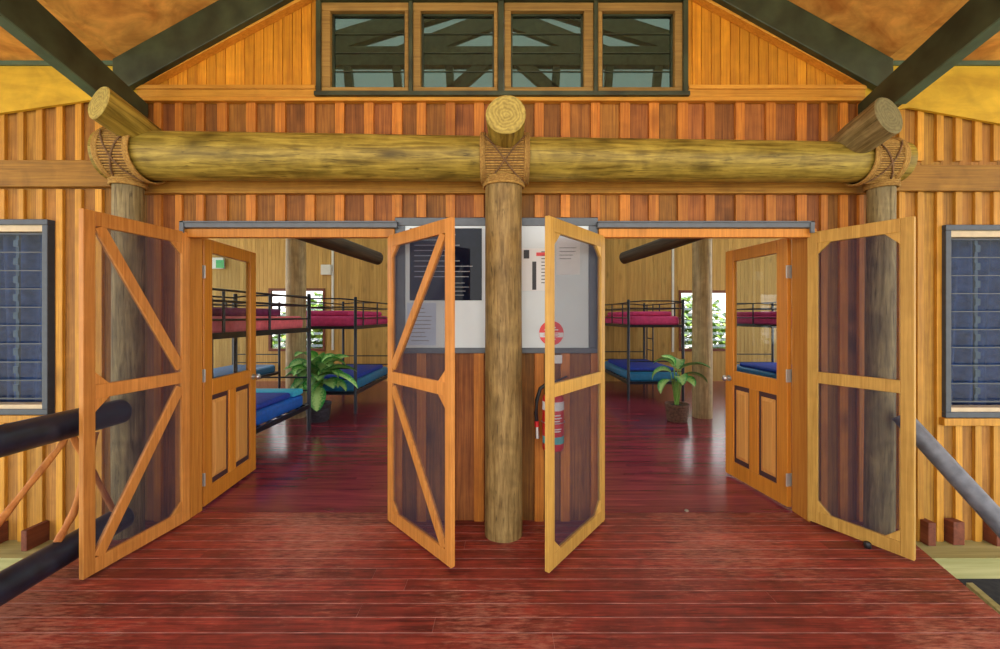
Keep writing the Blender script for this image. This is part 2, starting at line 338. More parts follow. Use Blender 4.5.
def cut(x0, x1, z0, z1, holes):
    """rectangle minus rectangular holes, as rectangles"""
    xs = sorted({x0, x1, *[h for H in holes for h in H[:2] if x0 < h < x1]})
    out = []
    for a, b in zip(xs, xs[1:]):
        mid = (a+b)/2; zz = [(z0, z1)]
        for H in holes:
            if H[0] < mid < H[1]:
                nz = []
                for p, q in zz:
                    if H[3] <= p or H[2] >= q: nz.append((p, q)); continue
                    if H[2] > p: nz.append((p, H[2]))
                    if H[3] < q: nz.append((H[3], q))
                zz = nz
        out += [(a, b, p, q) for p, q in zz]
    return out
holes = [(OPL[0], OPL[1], -.01, HEAD), (OPR[0], OPR[1], -.01, HEAD), WL, WR]
bat = [(153.6,161),(175,181.5),(196,203.7),(217,227),(246,255.6),(275,285),(305,314.4),(335,344),(364,373.5),(392,402),(416.6,426),(445.6,455),(474,484),
       (505,514),(534.5,543.7),(560.7,570),(591,600),(620,630),(649,659),(678,688),(705.6,714.7),(735.7,745),(766,776),(797,806.7),(821,827.7),(840,848),(859,864)]
lb = [(0,4.5),(17.5,23.5),(36,42.5),(56,62.5),(75,81.5),(95,102),(114,120.5),(133,140)]
lb = [(-19.5*k, -19.5*k+6.5) for k in range(23, 0, -1)]+lb
rb = [(880,886),(899,905),(917.5,924),(936.8,943.6),(955.5,962.3),(975,982),(993.5,1000)]+[(1013+19.4*k, 1019.6+19.4*k) for k in range(22)]
cen = lambda L: [wx((a+b)/2) for a, b in L]
XC = (wx(147), wx(868))
# --- facade boards
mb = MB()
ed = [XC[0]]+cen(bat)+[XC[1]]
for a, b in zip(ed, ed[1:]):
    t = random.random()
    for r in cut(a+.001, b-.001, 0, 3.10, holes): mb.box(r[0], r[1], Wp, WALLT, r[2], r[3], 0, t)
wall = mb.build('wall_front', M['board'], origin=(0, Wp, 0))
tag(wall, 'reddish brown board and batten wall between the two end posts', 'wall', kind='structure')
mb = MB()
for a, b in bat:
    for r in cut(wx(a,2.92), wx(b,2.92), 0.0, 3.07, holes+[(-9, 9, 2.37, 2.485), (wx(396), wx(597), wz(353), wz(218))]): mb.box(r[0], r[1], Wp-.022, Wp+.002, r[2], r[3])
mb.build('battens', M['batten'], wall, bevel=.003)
def set_local(o, par):   # child meshes above were built in world coordinates
    o.location = o.location - par.location
for k in kids(wall): set_local(k, wall)
for nm, xs, L, lab in (('wall_left', (-6.9, XC[0]), lb, 'golden board and batten wall left of the porch deck'), ('wall_right', (XC[1], 6.9), rb, 'golden board and batten wall right of the porch deck')):
    mb = MB(); ed = [xs[0]]+[c for c in cen(L) if xs[0] < c < xs[1]]+[xs[1]]
    for a, b in zip(ed, ed[1:]):
        t = random.random()
        for r in cut(a+.001, b-.001, -.145, 3.33, holes): mb.box(r[0], r[1], Wp, WALLT, r[2], r[3], 0, t)
    ws = mb.build(nm, M['side_board'], origin=(0, Wp, 0)); tag(ws, lab, 'wall', kind='structure')
    mb = MB()
    for a, b in L:
        for r in cut(wx(a,2.92), wx(b,2.92), -.145, 3.3, holes+[(-9, 9, 2.41, 2.615)]): mb.box(r[0], r[1], Wp-.022, Wp+.002, r[2], r[3])
    o = mb.build('battens', M['side_batten'], ws, bevel=.003); set_local(o, ws)
# --- horizontal rails and trims
def struct(name, mb, mats, label, cat, bevel=0, origin=(0,0,0)):
    return tag(mb.build(name, mats, origin=origin, bevel=bevel), label, cat, kind='structure')
mb = MB(); mb.box(-2.62, 2.66, Wp-.045, Wp, 2.373, 2.475)
struct('trim_1', mb, M['rail'], 'horizontal timber rail along the wall under the long log beam', 'trim', .004)
mb = MB(); mb.box(-6.9, wx(146), Wp-.05, Wp, 2.42, 2.61)
struct('trim_2', mb, M['rail'], 'wide horizontal timber rail on the wall above the left louvre window', 'trim', .004)
mb = MB(); mb.box(wx(868), 6.9, Wp-.05, Wp, 2.39, 2.575)
struct('trim_3', mb, M['rail'], 'wide horizontal timber rail on the wall above the right louvre window', 'trim', .004)
SL = .56
def roofz(X): return 3.31+SL*(2.73-abs(X)) if abs(X) < 2.73 else 3.31
mb = MB(); mb.box(-2.63, 2.60, Wp-.05, Wp, wz(100.5,2.89), CLZ[0]-.001)
for xa, xb in ((-2.63, CLX[0]-.002), (CLX[1]+.002, 2.60)): mb.box(xa, xb, Wp-.05, Wp, CLZ[0]-.001, wz(87,2.89))
for xa, xb in ((-2.63, CLX[0]-.002), (CLX[1]+.002, 2.60)): mb.box(xa, xb, Wp-.062, Wp, wz(88.5,2.878), wz(84.5,2.878))
for s in (-1, 1):
    mb.bar((s*2.60, Wp-.03, 3.165), (s*.02, Wp-.03, 3.165+.535*2.58), .06, .06, (0,1,0))
struct('trim_4', mb, M['trim'], 'orange timber moulding framing the triangular gable above the battens', 'trim', .003)
# --- gable boards
mb = MB(); sp_ = .0695; X = -2.72
while X < 2.72:
    zt = min(roofz(X), roofz(X+sp_)) if X*(X+sp_) > 0 else roofz(0)-.02
    t = random.random()
    for r in cut(X+.002, X+sp_-.002, 3.10, zt+.02, [(CLX[0], CLX[1], CLZ[0], CLZ[1])]):
        if r[3]-r[2] > .01: mb.box(r[0], r[1], Wp, WALLT, r[2], r[3], 0, t)
    X += sp_
mb.box(-2.72, CLX[0], Wp+.006, WALLT-.01, 3.10, 3.3, 0, .2); mb.box(CLX[1], 2.72, Wp+.006, WALLT-.01, 3.10, 3.3, 0, .2)
struct('wall_gable', mb, M['gable'], 'bright orange tongue and groove gable boards around the high windows', 'wall', .003)
# inner skin of the front wall, up to the inner roof
mb = MB()
for r in cut(-7, 7, 0, 5.3, [(OPL[0], OPL[1], -.01, HEAD), (OPR[0], OPR[1], -.01, HEAD), WL, WR, (CLX[0], CLX[1], CLZ[0], CLZ[1])]):
    mb.box(r[0], r[1], WALLT, WALLT+.02, r[2], r[3])
struct('wall_inner', mb, M['lining'], 'inside face of the front wall behind the doors', 'wall')
# --- yellow frieze panels
for nm, s, pts, lab in (('frieze_panel', -1, [(-2.66,2.94),(-2.58,2.94),(-2.58,3.12),(-2.70,3.30),(-6.9,3.315),(-6.9,2.72),(-4.4,2.80),(-3.67,2.94),(-2.95,3.045)], 'yellow plywood frieze panel under the left eave'),
                        ('frieze_panel', 1, [(2.66,2.94),(2.58,2.94),(2.58,3.12),(2.70,3.30),(6.9,3.315),(6.9,2.63),(4.4,2.72),(3.63,2.862),(2.92,2.99)], 'yellow plywood frieze panel under the right eave')):
    mb = MB(); mb.prism(pts if s > 0 else pts[::-1], Wp-.045, Wp-.023)
    o = mb.build(nm, M['frieze']); tag(o, lab, 'panel', kind='thing')
# --- ceilings (porch)
RISE = .10; YF = -2.2; Yb = Wp+.1
def cz(X, Y): return roofz(X)+RISE*(Wp-Y)
def slab(p, th=.03):
    mb = MB(); mb.hexa(p+[(a, b, c+th) for a, b, c in p]); return mb
for nm, xa, xb, lab in (('ceiling_left', -2.73, 0, 'left slope of the plywood porch ceiling'), ('ceiling_right', 0, 2.73, 'right slope of the plywood porch ceiling'),
                        ('ceiling_left_eave', -7.2, -2.73, 'orange plywood eave soffit left of the dark beam'), ('ceiling_right_eave', 2.73, 7.2, 'orange plywood eave soffit right of the dark beam')):
    mb = slab([(xa, YF, cz(xa, YF)), (xb, YF, cz(xb, YF)), (xb, Yb, cz(xb, Yb)), (xa, Yb, cz(xa, Yb))])
    struct(nm, mb, M['ply'], lab, 'ceiling')
for xa, xb, lab in ((-6.9, -2.74, 'thin dark strip where the left eave soffit meets the yellow frieze'), (2.74, 6.9, 'thin dark strip where the right eave soffit meets the yellow frieze')):
    mb = MB(); mb.box(xa, xb, Wp-.062, Wp-.046, 3.285, 3.315); struct('trim_5' if xa < 0 else 'trim_6', mb, M['green_light'], lab, 'trim')
# --- green gable rafters against the wall
for s, lab in ((-1, 'dark green rafter rising along the left side of the gable'), (1, 'dark green rafter rising along the right side of the gable')):
    mb = MB(); X0, X1 = s*2.755, s*.005
    dz = .265
    p = [(X0, 2.84, roofz(X0)-dz), (X1, 2.84, roofz(X1)-dz), (X1, 2.89, roofz(X1)-dz), (X0, 2.89, roofz(X0)-dz)]
    q = [(a, b, roofz(a)-.006) for a, b, c in p]
    mb.hexa(p+q if s < 0 else [p[1], p[0], p[3], p[2], q[1], q[0], q[3], q[2]])
    o = mb.build('rafter', M['green'], bevel=.006); tag(o, lab, 'rafter', 'green gable rafters', 'thing')
# --- dark eave beams coming towards the viewer
for s, lab in ((-1, 'dark green roof beam above the left log post, running forward'), (1, 'dark green roof beam above the right log post, running forward')):
    mb = MB(); xi, xo = s*2.55, s*2.615
    ya, yb_ = 1.35, 2.90
    bot = lambda Y: EYE+1.515+.255*(2.128-Y); top = lambda Y: EYE+1.753+.30*(2.128-Y)
    xa, xb = min(xi, xo), max(xi, xo)
    mb.hexa([(xa,ya,bot(ya)),(xb,ya,bot(ya)),(xb,yb_,bot(yb_)),(xa,yb_,bot(yb_)),(xa,ya,top(ya)),(xb,ya,top(ya)),(xb,yb_,top(yb_)),(xa,yb_,top(yb_))])
    o = mb.build('roof_beam', M['green'], bevel=.005); tag(o, lab, 'beam', 'dark green roof beams', 'thing')
    mb = MB()
    mb.hexa([(xa-.004,ya,bot(ya)-.012),(xb+.004,ya,bot(ya)-.012),(xb+.004,2.62,bot(2.62)-.012),(xa-.004,2.62,bot(2.62)-.012),(xa-.004,ya,bot(ya)),(xb+.004,ya,bot(ya)),(xb+.004,2.62,bot(2.62)),(xa-.004,2.62,bot(2.62))])
    mb.build('capping_strip', M['green_light'], o)
# --- deck
def XL(Y): Y = max(Y, 1.0); return -2.60-.18*(Y-2.034)
def XR(Y): Y = max(Y, 1.0); return 2.475+.345*(Y-2.0)
mb = MB(); Y = 3.06-.097*56; dk = .097
while Y < 3.055:
    a, b = Y+.0034, Y+dk-.0034
    joints = sorted(random.uniform(-2.3, 2.3) for _ in range(random.choice((1, 1, 2))))
    xs0 = [None]+joints+[None]
    for i in range(len(xs0)-1):
        l0, l1 = (XL(a), XL(b)) if xs0[i] is None else (xs0[i]+.001,)*2
        r0, r1 = (XR(a), XR(b)) if xs0[i+1] is None else (xs0[i+1]-.001,)*2
        mb.hexa([(l0,a,-.03),(r0,a,-.03),(r1,b,-.03),(l1,b,-.03),(l0,a,0),(r0,a,0),(r1,b,0),(l1,b,0)])
    Y += dk
fl = struct('floor_deck', mb, M['deck'], 'worn red timber deck of the porch', 'floor')
mb = MB()
mb.hexa([(XL(-2),-2.35,-.07),(XR(-2),-2.35,-.07),(XR(1)-.01,1,-.07),(XL(1)+.01,1,-.07),(XL(-2),-2.35,-.0015),(XR(-2),-2.35,-.0015),(XR(1)-.01,1,-.0015),(XL(1)+.01,1,-.0015)])
mb.hexa([(XL(1)+.01,1,-.07),(XR(1)-.01,1,-.07),(XR(3.05)-.01,3.05,-.07),(XL(3.05)+.01,3.05,-.07),(XL(1)+.01,1,-.0015),(XR(1)-.01,1,-.0015),(XR(3.05)-.01,3.05,-.0015),(XL(3.05)+.01,3.05,-.0015)])
mb.build('joint_filling', M['gap'], fl)
# inner floor
mb = MB(); Y = 3.065
while Y < 9.2:
    js = sorted(random.uniform(-6.5, 6.5) for _ in range(3)); xs0 = [-7]+js+[7]
    for a, b in zip(xs0, xs0[1:]): mb.box(a+.0006, b-.0006, Y+.0006, Y+.0974, -.03, 0)
    Y += .098
mb.box(-7, 7, 3.065, 9.2, -.08, -.002, 0, .0)
struct('floor_inner', mb, M['ifloor'], 'polished dark red timber floor of the bunk room', 'floor')
# --- inner back wall with two windows
BW = 9.2
bwin = [(at(271,0,BW).x, at(323,0,BW).x, at(0,348.5,BW).z, at(0,291,BW).z), (at(681,0,BW).x, at(733,0,BW).x, at(0,348.5,BW).z, at(0,293,BW).z)]
mb = MB(); X = -7
while X < 7:
    t = random.random()
    for r in cut(X+.002, X+.088, 0, 5.4, bwin): mb.box(r[0], r[1], BW, BW+.05, r[2], r[3], 0, t)
    X += .09
for r in cut(-7, 7, 0, 5.4, bwin): mb.box(r[0], r[1], BW+.006, BW+.06, r[2], r[3], 0, .1)
struct('wall_back', mb, M['lining'], 'pine lined back wall of the bunk room', 'wall')
for i, (a, b, c, d) in enumerate(bwin):
    mb = MB()
    for x0, x1, z0, z1 in ((a-.05, b+.05, c-.06, c), (a-.05, b+.05, d, d+.06), (a-.05, a, c, d), (b, b+.05, c, d)): mb.box(x0, x1, BW-.02, BW+.05, z0, z1)
    o = struct('window_%d' % (i+4), mb, M['joist'], ['louvre window in the back wall behind the left inner post', 'louvre window in the back wall behind the right inner post'][i], 'window')
    mb = MB(); z = c+.06
    while z < d: 
        mb.bar((a, BW+.02, z), (b, BW+.02, z), .13, .006, (0,1,.5)); z += .14
    mb.build('louvre_blades', M['glass'], o)
# --- inner roof made translucent for light, with truss added as window reflection
mb = MB()
for s in (-1, 1):
    p = [(0, 3.0, 5.85), (s*7.2, 3.0, 3.60), (s*7.2, 9.3, 3.60), (0, 9.3, 5.85)]
    if s > 0: p = p[::-1]
    mb.hexa(p[::-1]+[(a, b, c+.04) for a, b, c in p[::-1]])
struct('ceiling_inner', mb, M['roof'], 'roof of the bunk room, made translucent to let sunlight brighten the inside', 'ceiling')
TY = 4.6
tr = thing('reflection_truss', 'timber truss added behind the high gable windows to stand in for their reflections', 'truss', (0, TY, 3.4))  # added truss copies the porch roof reflected in the glass
TL = lambda x, y: at(x, y, TY)-Vector((0, TY, 3.4))
for s in (-1, 1):
    mx = lambda x: 503+s*(503-x)
    mb = MB(); mb.bar(TL(mx(240), 72), TL(503, -8), .08, .21, (0,1,0)); mb.build('rafter', M['truss'], tr)
    for xa, xb in ((347, 352), (396, 400), (449, 452)):
        mb = MB(); mb.bar(TL(mx(xa), 58), TL(mx(xb), 112), .07, .085, (0,1,0)); mb.build('strut', M['truss'], tr)
    mb = MB(); mb.bar(TL(mx(396), 58), TL(mx(499), 18), .06, .2, (0,1,0)); mb.build('inner_rafter', M['truss'], tr)
    mb = MB(); mb.bar(TL(mx(503), 48), TL(mx(425), 116), .07, .13, (0,1,0)); mb.build('brace', M['truss'], tr)
mb = MB(); mb.bar(TL(220, 58), TL(786, 58), .09, .21, (0,1,0)); mb.build('tie_beam', M['truss'], tr)
mb = MB(); mb.bar(TL(220, 116), TL(786, 116), .09, .14, (0,1,0)); mb.build('bottom_chord', M['truss'], tr)
# --- ground
mb = MB(); mb.box(-40, 40, -40, 40, -1.45, -1.35); struct('ground', mb, M['ground'], 'bare sandy ground around the raised building', 'ground')
mb = MB(); mb.box(-7, 7, -1.9, 9.6, -1.36, -1.33); struct('ground_shade', mb, M['shaded_ground'], 'ground below the raised deck, painted dark as its shade', 'ground')  # dark patch paints the deep shade under the deck

# ------------------------------------------------------------------ windows on the facade
def louvre_window(name, R, lab):
    a, b, c, d = R
    mb = MB(); y0, y1 = Wp-.05, Wp+.05; t = .03
    mb.box(a-.01, b+.01, y0, y1, c-.01, c+t); mb.box(a-.01, b+.01, y0, y1, d-t, d+.01)
    mb.box(a-.01, a+t, y0, y1, c+t, d-t); mb.box(b-t, b+.01, y0, y1, c+t, d-t)
    o = struct(name, mb, M['frame_dark'], lab, 'window', .004, origin=((a+b)/2, Wp, c))
    def ch(mb, nm, m, bev=0):
        k = mb.build(nm, m, o, bevel=bev); set_local(k, o); return k
    mb = MB(); mb.box(a+t, b-t, Wp-.03, Wp+.06, d-t-.045, d-t); mb.box(a+t, b-t, Wp-.03, Wp+.06, c+t, c+t+.03)
    mb.box(a+t, a+t+.018, Wp-.02, Wp+.06, c+t, d-t); mb.box(b-t-.018, b-t, Wp-.02, Wp+.06, c+t, d-t)
    ch(mb, 'inner_frame', M['cream'])
    mb = MB(); z = c+.09; n = 9; st = (d-c-.19)/n
    for i in range(n):
        zz = c+.10+st*(i+.5)
        mb.bar((a+.07, Wp+.0, zz), (b-.07, Wp+.0, zz), .006, st*1.04, (0,1,.20))
    ch(mb, 'louvre_blades', M['louvre'])
    mb = MB()
    for i in range(n+1): zz = c+.10+st*i; mb.box(a+.065, b-.065, Wp-.019, Wp-.013, zz-.004, zz+.004)
    for i in range(n):
        zz = c+.10+st*(i+.5)
        for xx in (a+.3, b-.3): mb.box(xx-.018, xx+.018, Wp+.018, Wp+.03, zz-.02, zz+.03)
    for xx in (a+.3, b-.3): mb.box(xx-.012, xx+.012, Wp+.03, Wp+.04, c+.09, d-.09)
    ch(mb, 'blade_clips', M['frame_dark'])
    if True:
        mb = MB(); mb.box(a-.03, b+.03, Wp-.06, Wp-.0, c-.065, c-.012); ch(mb, 'window_sill', M['side_batten'], .004)
    return o
louvre_window('window_1', WL, 'dark framed louvre window in the left wall')
louvre_window('window_2', WR, 'dark framed louvre window in the right wall')
def curtain(xa, xb, za, zb, lab, seed):
    mb = MB(); n = 60; vs = []; rr = random.Random(seed)
    for i in range(n+1):
        u = i/n; y = WALLT+.08+.03*math.sin(u*46+rr.random()*.4)
        for k in range(7):
            v = k/6; vs.append((xa+(xb-xa)*u+.05*(1-v)*math.sin(u*9), y+.02*math.sin(v*3+u*20), za+(zb-za)*v))
    fs = [(i*7+k, (i+1)*7+k, (i+1)*7+k+1, i*7+k+1) for i in range(n) for k in range(6)]
    mb.add(vs, fs, smooth=True); o = mb.build('curtain', M['curtain']); tag(o, lab, 'curtain', kind='thing')
    s = o.modifiers.new('solid', 'SOLIDIFY'); s.thickness = .004
curtain(WL[0]-.05, WL[1]+.05, WL[2]-.1, WL[3]+.08, 'blue grey curtain behind the left louvre window', 1)
curtain(WR[0]-.05, WR[1]+.05, WR[2]-.1, WR[3]+.08, 'blue grey curtain behind the right louvre window', 2)
# clerestory
mb = MB(); a, b = CLX; c, d = CLZ; y0, y1 = Wp-.055, Wp+.06
mb.box(a, b, y0, y1, c, c+.035); mb.box(a, b, y0, y1, d-.02, d); mb.box(a, a+.035, y0, y1, c+.035, d-.02); mb.box(b-.035, b, y0, y1, c+.035, d-.02)
MUL = [(408.5,412.5),(498,504),(594,598)]
for p, q in MUL: mb.box(wx(p,2.89), wx(q,2.89), y0+.005, y1, c+.035, d-.02)
mb.box(a-.005, b+.005, Wp-.075, Wp, c, c+.03)
cl = struct('window_3', mb, M['green'], 'row of four high windows in the gable', 'window', .003, origin=(0, Wp, c))
sash = [(320, 408.5), (412.5, 498), (504, 594), (598, 684)]; gl_ = [(331,405),(421,494),(511,583.5),(602,674)]
for (p, q), (g0, g1) in zip(sash, gl_):
    mb = MB(); zb, zt = c+.036, d-.021; gz0, gz1 = wz(88,2.92), wz(12,2.92)
    xa, xb, xg, xh = wx(p,2.90)+.001, wx(q,2.90)-.001, wx(g0,2.92), wx(g1,2.92); y0 = Wp-.035; y1 = Wp+.05
    mb.box(xa, xb, y0, y1, gz1, zt); mb.box(xa, xb, y0, y1, zb, gz0); mb.box(xa, xg, y0, y1, gz0, gz1); mb.box(xh, xb, y0, y1, gz0, gz1)
    o = mb.build('sash', M['sash'], cl, bevel=.006); set_local(o, cl)
    mb = MB(); n = 4; h = (gz1-gz0)/n
    for i in range(n): mb.bar((xg, Wp+.02, gz0+h*(i+.5)), (xh, Wp+.02, gz0+h*(i+.5)), .005, h*1.02, (0,1,.06))
    o2 = mb.build('glass_blades', M['cler'], o); 
    mb = MB()
    for i in range(1, n): mb.box(xg, xh, Wp+.008, Wp+.014, gz0+h*i-.003, gz0+h*i+.003)
    mb.box(xg, xg+.012, Wp+.0, Wp+.03, gz0, gz1, 0); mb.box(xh-.012, xh, Wp, Wp+.03, gz0, gz1, 0); mb.box(xg, xh, Wp, Wp+.03, gz1-.014, gz1, 0)
    o3 = mb.build('glazing_bead', M['green'], o)

# ------------------------------------------------------------------ door openings
for i, (R, lab) in enumerate(((OPL, 'timber frame around the left doorway'), (OPR, 'timber frame around the right doorway'))):
    a, b = R; mb = MB(); y0, y1 = Wp-.03, WALLT+.025
    jw = .045 
    ja = jb = .012
    mb.box(a, a+ja, y0, y1, 0, HEAD); mb.box(b-jb, b, y0, y1, 0, HEAD)
    mb.box(a-.03, b+.03, Wp-.05, Wp+.0, 2.055, 2.118); mb.box(a+ja, b-jb, Wp, y1, HEAD-.02, HEAD)
    o = struct('trim_%d' % (7+i), mb, M['jamb'], lab, 'door frame', .004)
    mb = MB(); xa, xb = (wx(180,2.865), wx(397,2.865)) if i == 0 else (wx(598,2.865), wx(814,2.865))
    mb.box(xa, xb, Wp-.075, Wp, 2.12, 2.165); mb.box(xa, xb, Wp-.085, Wp-.0, 2.152, 2.165)
    xe = xa if i == 0 else xb-.03
    mb.box(xe, xe+.03, Wp-.085, Wp-.07, 2.08, 2.165)
    mb.build('head_flashing', M['flash'], o, bevel=.003)
mb = MB(); p = at(687, 511, 3.08); mb.lathe([(.001,.006),(.012,.006),(.016,0)][::-1], 16, (p.x, 3.085, 0.0))
o = mb.build('floor_bolt_socket', M['chrome']); tag(o, 'small round metal bolt socket in the floor at the right doorway', 'bolt', kind='thing')

# ------------------------------------------------------------------ screen doors
def screen_door(lab, hinge, free, wood_m, diag, z0=.02, z1=2.09, stop=False):
    hx, hy = hinge; fx, fy = free; Wd = math.hypot(fx-hx, fy-hy); rz = math.atan2(fy-hy, fx-hx)
    t = thing('screen_door', lab, 'screen door', (hx, hy, 0), rz)
    sw, th = .062, .015
    def part(nm, f, m=wood_m, bev=.003):
        mb = MB(); f(mb); return mb.build(nm, m, t, bevel=bev)
    part('stile', lambda b: b.box(0, sw, -th, th, z0, z1)); part('stile', lambda b: b.box(Wd-sw, Wd, -th, th, z0, z1))
    part('top_rail', lambda b: b.box(sw, Wd-sw, -th, th, z1-.085, z1)); part('bottom_rail', lambda b: b.box(sw, Wd-sw, -th, th, z0, z0+.085))
    zm = 1.055; part('middle_rail', lambda b: b.box(sw, Wd-sw, -th, th, zm-.04, zm+.04))
    g = .075
    def gus(x, z, sx, sz):
        def f(b): b.prism([(x, z), (x+sx*g, z), (x, z+sz*g)] if sx*sz > 0 else [(x, z), (x, z+sz*g), (x+sx*g, z)], -th*.9, th*.9)
        part('corner_gusset', f)
    if diag:
        part('diagonal_brace', lambda b: b.bar((Wd-sw-.025, 0, z1-.085), (sw+.005, 0, zm+.04+.03), th*1.8, .06, (0,1,0)))
        part('diagonal_brace', lambda b: b.bar((sw+.005, 0, zm-.04-.03), (Wd-sw-.02, 0, z0+.085), th*1.8, .06, (0,1,0)))
        gus(sw, z1-.085, 1, -1); gus(Wd-sw, zm-.04, -1, -1); gus(Wd-sw, zm+.04, -1, 1); gus(sw, z0+.085, 1, 1)
    else:
        for x, sx in ((sw, 1), (Wd-sw, -1)): gus(x, z1-.085, sx, -1); gus(x, z0+.085, sx, 1)
    part('insect_mesh', lambda b: b.box(sw-.01, Wd-sw+.01, -.0015, .0015, z0+.07, z1-.07), M['screen'], 0)
    if stop:
        mb = MB(); mb.lathe([(.012,.0),(.02,.002),(.02,.03),(.012,.038)], 14, (Wd*.62, -.036, 0)); mb.build('door_stop', M['black'], t)
    return t
screen_door('orange screen door with diagonal braces beside the left post, leftmost of four', (-2.278, 2.915), (-2.35, 2.244), M['screen_wood'], True)
screen_door('orange screen door with diagonal braces in front of the dark notice', (-.822, 2.915), (-.292, 2.355), M['screen_wood'], True, z1=2.068)
screen_door('golden screen door without braces in front of the fire extinguisher', (.724, 2.915), (.252, 2.31), M['screen_pale'], False, z1=2.065)
screen_door('golden screen door without braces in front of the right post', (2.208, 2.915), (2.478, 2.423), M['screen_pale'], False, stop=True)

# ------------------------------------------------------------------ panelled glass doors
def panel_door(lab, hinge, free, side, knob):
    hx, hy = hinge; fx, fy = free; Wd = math.hypot(fx-hx, fy-hy); rz = math.atan2(fy-hy, fx-hx)
    t = thing('panel_door', lab, 'door', (hx, hy, 0), rz)
    z0, z1, th, sw = .02, 2.095, .02, .105
    mb = MB()
    mb.box(0, sw, -th, th, z0, z1); mb.box(Wd-sw, Wd, -th, th, z0, z1)
    mb.box(sw, Wd-sw, -th, th, z1-.105, z1); mb.box(sw, Wd-sw, -th, th, .86, .985); mb.box(sw, Wd-sw, -th, th, z0, .155)
    xm = Wd/2; mb.box(xm-.05, xm+.05, -th, th, .155, .86)
    mb.build('door_frame', M['door_wood'], t, bevel=.004)
    mb = MB(); mb.box(sw-.008, Wd-sw+.008, -.003, .003, .975, z1-.095); mb.build('glass_pane', M['glass'], t)
    for xa, xb in ((sw, xm-.05), (xm+.05, Wd-sw)):
        mb = MB(); i = .022; k = .03
        for sg in (-1, 1):
            A = [(xa+i, sg*.006, .155+i+.02), (xb-i, sg*.006, .155+i+.02), (xb-i, sg*.006, .86-i-.02), (xa+i, sg*.006, .86-i-.02)]
            B = [(xa+i+k, sg*.017, .155+i+k+.02), (xb-i-k, sg*.017, .155+i+k+.02), (xb-i-k, sg*.017, .86-i-k-.02), (xa+i+k, sg*.017, .86-i-k-.02)]
            fs = [(4,5,6,7),(0,1,5,4),(1,2,6,5),(2,3,7,6),(3,0,4,7)]
            if sg > 0: fs = [f[::-1] for f in fs]
            mb.add(A+B, fs)
        pn = mb.build('lower_panel', M['door_panel'], t)
        mb = MB(); mb.box(xa, xb, -.006, .006, .155, .86); r = mb.build('moulding', M['moulding'], pn); r['label'] = 'dark recessed moulding'
    for z in (.23, 1.03, 1.83):
        mb = MB(); mb.box(-.006, .002, -.032, .032, z-.05, z+.05, 0); h = mb.build('hinge', M['hinge'], t, bevel=.002); h['label'] = 'steel butt hinge'
        mb = MB(); mb.tube([(-.010, side*.034, z-.055), (-.010, side*.034, z+.055)], .009, 10); mb.build('hinge_pin', M['hinge'], h)
    if knob:
        for sg in (-1, 1):
            mb = MB(); mb.tube([(Wd-.055, sg*th, .915), (Wd-.055, sg*(th+.006), .915)], .028, 18)
            mb.tube([(Wd-.055, sg*(th+.006), .915), (Wd-.055, sg*(th+.03), .915)], .011, 12)
            mb.tube([(Wd-.055, sg*(th+.03), .915), (Wd-.055, sg*(th+.038), .915), (Wd-.055, sg*(th+.055), .915), (Wd-.055, sg*(th+.064), .915)], [.018, .027, .027, .014], 18)
            h = mb.build('door_knob', M['chrome'], t); h['label'] = 'chrome door knob'
    return t
panel_door('half glazed timber door standing open inside the left doorway', (-2.322, 3.10), (-2.395, 3.875), 1, True)
panel_door('half glazed timber door with chrome knob open inside the right doorway', (2.205, 3.10), (2.115, 3.80), -1, True)

# ------------------------------------------------------------------ logs and posts
def log(name, lab, cat, p, q, r0, r1, mat, endm, n=28, seg=14, wob=.012, seed=1, group=None, cutp=None, cutq=None, bend=0):
    """round log from p to q; local z is the axis; cut = slope of an oblique sawn end along local x"""
    p, q = Vector(p), Vector(q); L = (q-p).length; d = (q-p).normalized()
    ref = Vector((1,0,0)) if abs(d.x) < .7 else Vector((0,1,0))
    xa = (ref-d*ref.dot(d)).normalized(); ya = d.cross(xa)
    mb = MB(); rr = random.Random(seed); ph = [rr.uniform(0, 6.28) for _ in range(5)]; vs = []
    for i in range(seg+1):
        u = i/seg; r = r0+(r1-r0)*u
        bx = bend*math.sin(math.pi*u)
        for j in range(n):
            t = 2*math.pi*j/n
            k = r*(1+wob*(math.sin(2*t+ph[0]+u*5)+.7*math.sin(3*t+ph[1]-u*7)+.8*math.sin(u*11+ph[2])+.4*math.sin(6*t+ph[3]+u*13)))
            X, Yv = k*math.cos(t), k*math.sin(t); z = L*u
            if i == 0 and cutp: z += cutp*X
            if i == seg and cutq: z += cutq*X
            vs.append((X+bx, Yv, z))
    fs = [(i*n+j, i*n+(j+1)%n, (i+1)*n+(j+1)%n, (i+1)*n+j) for i in range(seg) for j in range(n)]
    mb.add(vs, fs, 0, .5, smooth=True)
    for e0, rev in ((0, True), (seg, False)):   # chamfered sawn ends
        ring = vs[e0*n:(e0+1)*n]; c = Vector((sum(v[0] for v in ring)/n, sum(v[1] for v in ring)/n, sum(v[2] for v in ring)/n))
        inn = [c+(Vector(v)-c)*.93+Vector((0,0,(-.008 if rev else .008))) for v in ring]
        f2 = [(j, (j+1)%n, (j+1)%n+n, j+n) for j in range(n)]
        if rev: f2 = [f[::-1] for f in f2]
        mb.add(ring+inn, f2, 1, .5)
        cap = tuple(range(n)); mb.add(inn, [cap[::-1] if rev else cap], 1, .5)
    o = mb.build(name, [M[mat], M[endm]])
    o.matrix_world = Matrix((( xa.x, ya.x, d.x, p.x), (xa.y, ya.y, d.y, p.y), (xa.z, ya.z, d.z, p.z), (0,0,0,1)))
    tag(o, lab, cat, group, 'thing'); return o
BY = 2.77; BYB = 2.75
